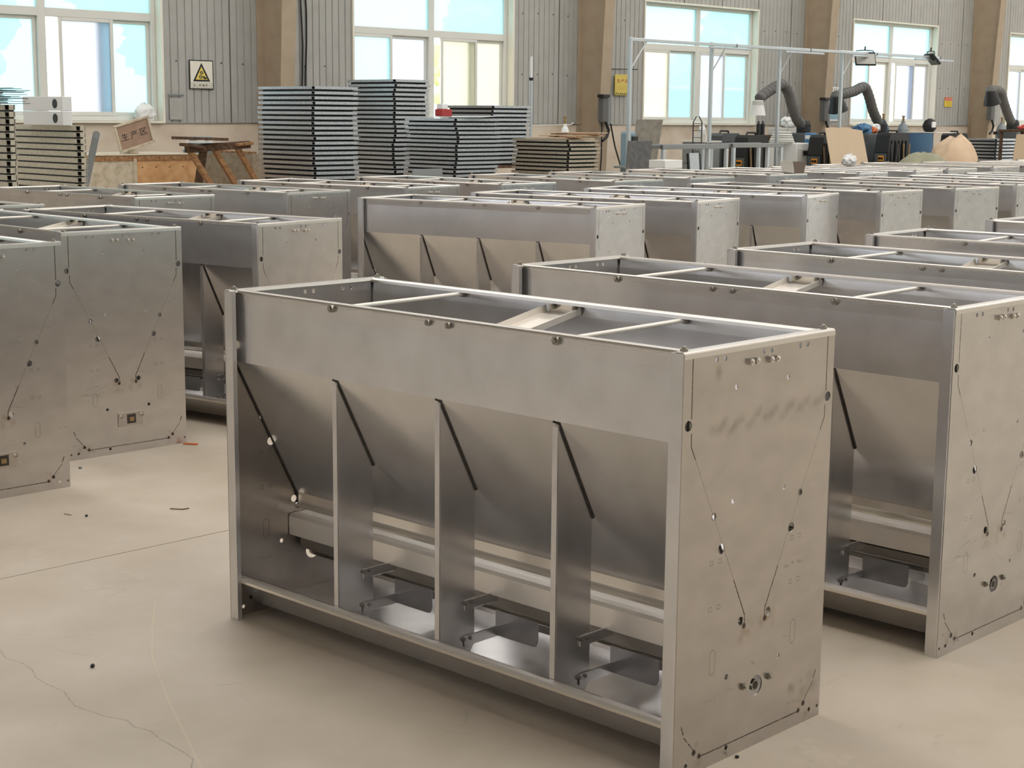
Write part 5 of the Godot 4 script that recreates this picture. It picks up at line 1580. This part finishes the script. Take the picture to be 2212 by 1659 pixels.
	# switch boxes and cables on the second and third column
	for k in 3:
		var cp := at([1300, 1777, 2137][k], [238, 240, 240][k], WALL_X + 0.52)
		var hp := thing("switch_box", ["grey switch box with hanging cables on the second column", "dark switch box with cables on the third column", "dark switch box with cables on the fourth column"][k], "switch box", cp)
		part("case", Shape.new().rbox(Vector3(0.03, 0.0, 0), Vector3(0.11, 0.36, 0.13), 0.01).mesh(), M.hose, hp)
		part("cover", Shape.new().rbox(Vector3(0.03, -0.02, -0.12), Vector3(0.03, 0.42, 0.11), 0.006).mesh(), M.cab_grey, hp)
		part("clamp", Shape.new().rbox(Vector3(0.05, 0.21, 0.02), Vector3(0.13, 0.05, 0.15), 0.006).mesh(), M.black, hp)
		part("cable_bend", Shape.new().tube([Vector3(0.05, -0.18, -0.04), Vector3(0.06, -0.30, -0.10), Vector3(0.06, -0.40, -0.06), Vector3(0.06, -0.46, 0.04)], 0.022, 8).mesh(), M.black, hp)
		if k == 0:
			part("cable", Shape.new().tube([Vector3(0.05, -0.2, 0.05), Vector3(0.06, -0.7, 0.06), Vector3(0.06, -cp.y + 0.02, 0.14)], 0.011, 6).mesh(), M.black, hp)
			part("cable", Shape.new().tube([Vector3(0.05, -0.2, -0.15), Vector3(0.06, -0.55, -0.25), Vector3(0.08, -0.95, -0.42), Vector3(0.1, -cp.y + 0.02, -0.6)], 0.012, 6).mesh(), M.black, hp)
	# cables on the cladding right of the first column
	for k in 2:
		var ct := at(664 - 9 * k, 150, WALL_X + 0.05)
		var pts := []
		for j in 14:
			pts.append(Vector3(0, 1.2 + 0.4 * j, 0.02 * sin(j * 1.3 + k)))
		single("wall_cable", Shape.new().tube(pts, 0.011, 6).mesh(), M.black, ["right", "left"][k] + " dark cable running up the ribbed wall by the first column", "cable", Transform3D(Basis(), Vector3(WALL_X + 0.022, 0, ct.z)), "cables up the wall")
	# the thin pole by the rear stack with a wire hook
	var tp := at(1148, 122, -15.2)
	var pole := thing("thin_pole", "thin pale pole standing beside the rear stack, wire hook at its side", "pole", Vector3(-15.2, 0, tp.z))
	part("shaft", Shape.new().tube([Vector3(0, 0, 0), Vector3(0, tp.y - 0.30, 0)], 0.022, 10).mesh(), M.pole, pole)
	part("upper_tube", Shape.new().tube([Vector3(0, tp.y - 0.30, 0), Vector3(0, tp.y, 0)], 0.018, 10).mesh(), M.white, pole)
	part("clamp", Shape.new().lathe([Vector2(0.03, -0.02), Vector2(0.03, 0.02), Vector2(0, 0.02)], 10, Transform3D(Basis(), Vector3(0, tp.y - 0.3, 0))).mesh(), M.dark, pole)
	part("wire_hook", Shape.new().tube([Vector3(0, tp.y - 0.92, 0), Vector3(0.0, tp.y - 0.91, -0.8), Vector3(0.0, tp.y - 0.88, -0.86)], 0.006, 6).mesh(), M.white, pole)
	# wire basket on the bench
	var wb := at(1548, 300, -14.0)
	var wy := high(1500, 313, -13.7)
	var bk2 := thing("wire_rack", "small black wire rack standing behind the bench", "rack", Vector3(-14.35, 0, wb.z))
	var rackh := high(1548, 252, -14.35)
	for q in [-1, 1]:
		part("upright", Shape.new().tube([Vector3(0, 0, q * 0.1), Vector3(0, rackh - 0.08, q * 0.1), Vector3(0, rackh, q * 0.03)], 0.008, 6).mesh(), M.black, bk2)
	for k in 6:
		part("wire", Shape.new().tube([Vector3(0, rackh - 0.1 - 0.1 * k, -0.1), Vector3(0.03, rackh - 0.1 - 0.1 * k, 0), Vector3(0, rackh - 0.1 - 0.1 * k, 0.1)], 0.005, 6).mesh(), M.black, bk2)


func build_outside() -> void:
	# things across the yard, haze put into the pale tree colours, seen through the tinted panes
	var rng := RandomNumberGenerator.new()
	rng.seed = 9
	for k in 5:
		var z: float = [-9.0, -14.0, -19.5, -33.0, -44.0][k]
		var x: float = [-27.0, -30.0, -29.0, -34.0, -33.0][k]
		var t := thing("yard_tree", "pale tree beyond the %s window" % ["first", "second", "gap after the second", "third", "fourth"][k], "tree", Vector3(x, -0.2, z))
		part("trunk", Shape.new().tube([Vector3(0, 0, 0), Vector3(0.1, 1.6, 0.05), Vector3(0.0, 3.4, 0.1)], 0.22, 10, 0.12).mesh(), M.bark, t)
		var cr := Shape.new()
		for j in 9:
			var c := lump(Vector3(rng.randf_range(-1.2, 1.2), 3.2 + rng.randf_range(-0.9, 1.6), rng.randf_range(-1.4, 1.4)), Vector3.ONE * rng.randf_range(1.0, 1.9), 100 + j + 10 * k, 0.6)
			cr.v.append_array(c.v)
			cr.n.append_array(c.n)
			cr.t.append_array(c.t)
		part("crown", cr.mesh(), M.leaf, t)
	var bs := thing("blue_shed", "bright blue sheet-metal shed seen low through the third window", "shed", Vector3(-31, -0.2, -38.5))
	part("wall", Shape.new().box(Vector3(0, 1.25, 0), Vector3(3, 2.5, 6)).mesh(), M.blueshed, bs)
	part("roof", Shape.new().box(Vector3(0, 2.55, 0), Vector3(3.4, 0.1, 6.4)).mesh(), M.white, bs)


func floor_at(px: float, py: float) -> Vector3:
	var d := cam_right * ((px - 1106.0) / FOCAL) - cam_up * ((py - 829.5) / FOCAL) - cam_back
	return EYE + d * (-EYE.y / d.y)


func build_litter() -> void:
	# bits on the floor
	var p := floor_at(200, 1442)
	single("pebble", lump(Vector3(0, 0.005, 0), Vector3(0.012, 0.011, 0.012), 3, 0.3, 0.1).mesh(), M.dark, "tiny dark pebble alone on the floor at lower left", "pebble", Transform3D(Basis(), p))
	p = floor_at(412, 960)
	single("wood_chip", Shape.new().rbox(Vector3(0, 0.003, 0), Vector3(0.07, 0.005, 0.02), 0.001).mesh(), M.orange, "orange chip on the floor at the corner of the left feeder", "chip", Transform3D(Basis(Vector3.UP, 0.6), p))
	p = floor_at(383, 1101)
	single("bent_wire", Shape.new().tube([Vector3(-0.03, 0.003, 0), Vector3(0.02, 0.003, 0.0), Vector3(0.04, 0.003, -0.02)], 0.002, 5).mesh(), M.timber_dark, "bent brown wire lying on the floor in the aisle", "wire", Transform3D(Basis(Vector3.UP, 0.6), p))
	p = floor_at(434, 1177)
	single("paper_scrap", Shape.new().prism(PackedVector2Array([Vector2(-0.015, -0.004), Vector2(0.0, -0.007), Vector2(0.014, 0.0), Vector2(0.0, 0.006)]), Vector3.ZERO, Vector3.RIGHT, Vector3.FORWARD, Vector3(0, 0.001, 0)).mesh(), M.paper, "pale scrap on the floor left of the foreground feeder", "scrap", Transform3D(Basis(), p))
	p = floor_at(187, 1116)
	single("metal_nugget", lump(Vector3(0, 0.004, 0), Vector3(0.014, 0.008, 0.01), 4, 0.3, 0.1).mesh(), M.dark, "dark crumb on the floor before the left feeders", "crumb", Transform3D(Basis(), p))
	p = floor_at(174, 1012)
	single("metal_nugget", lump(Vector3(0, 0.004, 0), Vector3(0.018, 0.01, 0.014), 6, 0.3, 0.1).mesh(), M.dull_grey, "grey crumb on the floor below the V-welded end panel", "crumb", Transform3D(Basis(), p))
	p = floor_at(1592, 1637)
	single("metal_nugget", lump(Vector3(0, 0.003, 0), Vector3(0.011, 0.007, 0.009), 8, 0.3, 0.1).mesh(), M.dark, "dark crumb on the floor under the foreground end panel", "crumb", Transform3D(Basis(), p))
	p = floor_at(147, 1112)
	single("straw", Shape.new().tube([Vector3(-0.02, 0.002, 0), Vector3(0.02, 0.002, 0.004)], 0.0012, 5).mesh(), M.timber_dark, "thin dark splinter on the floor at left", "splinter", Transform3D(Basis(Vector3.UP, 0.3), p))
	# a folded offcut left on a back-row feeder
	var c := at(1724, 376, -8.62)
	var o := thing("bent_offcut", "bent steel offcut standing on a back-row feeder before the white cabinet", "offcut", Vector3(-8.62, 1.001, c.z))
	part("front_flap", Shape.new().prism(PackedVector2Array([Vector2(0.06, 0), Vector2(-0.09, 0), Vector2(-0.12, 0.105), Vector2(0.09, 0.112)]), Vector3(0, 0, 0), Vector3.BACK, Vector3.UP, Vector3(0.003, 0, 0)).mesh(), M.offcut, o)  # same sheet as the side flap, its shade put into the darker colour
	part("side_flap", Shape.new().prism(PackedVector2Array([Vector2(0, 0), Vector2(0, 0.112), Vector2(-0.16, 0.115), Vector2(-0.13, 0.02)]), Vector3(0.002, 0, 0.075), Vector3.RIGHT, Vector3.UP, Vector3(0, 0, 0.003)).mesh(), M.bright, o)
	part("base_flap", Shape.new().box(Vector3(-0.06, 0.0015, 0.0), Vector3(0.12, 0.003, 0.14)).mesh(), M.offcut, o)
	var bg := at(1835, 346, -10.2)
	single("plastic_bag", lump(Vector3(0, 0.065, 0), Vector3(0.13, 0.13, 0.17), 15, 0.45, 0.1).mesh(), M.white, "white plastic bag on the far feeders before the tan sheet", "bag", Transform3D(Basis(), Vector3(-9.5, 1.001, at(1835, 346, -9.5).z)))
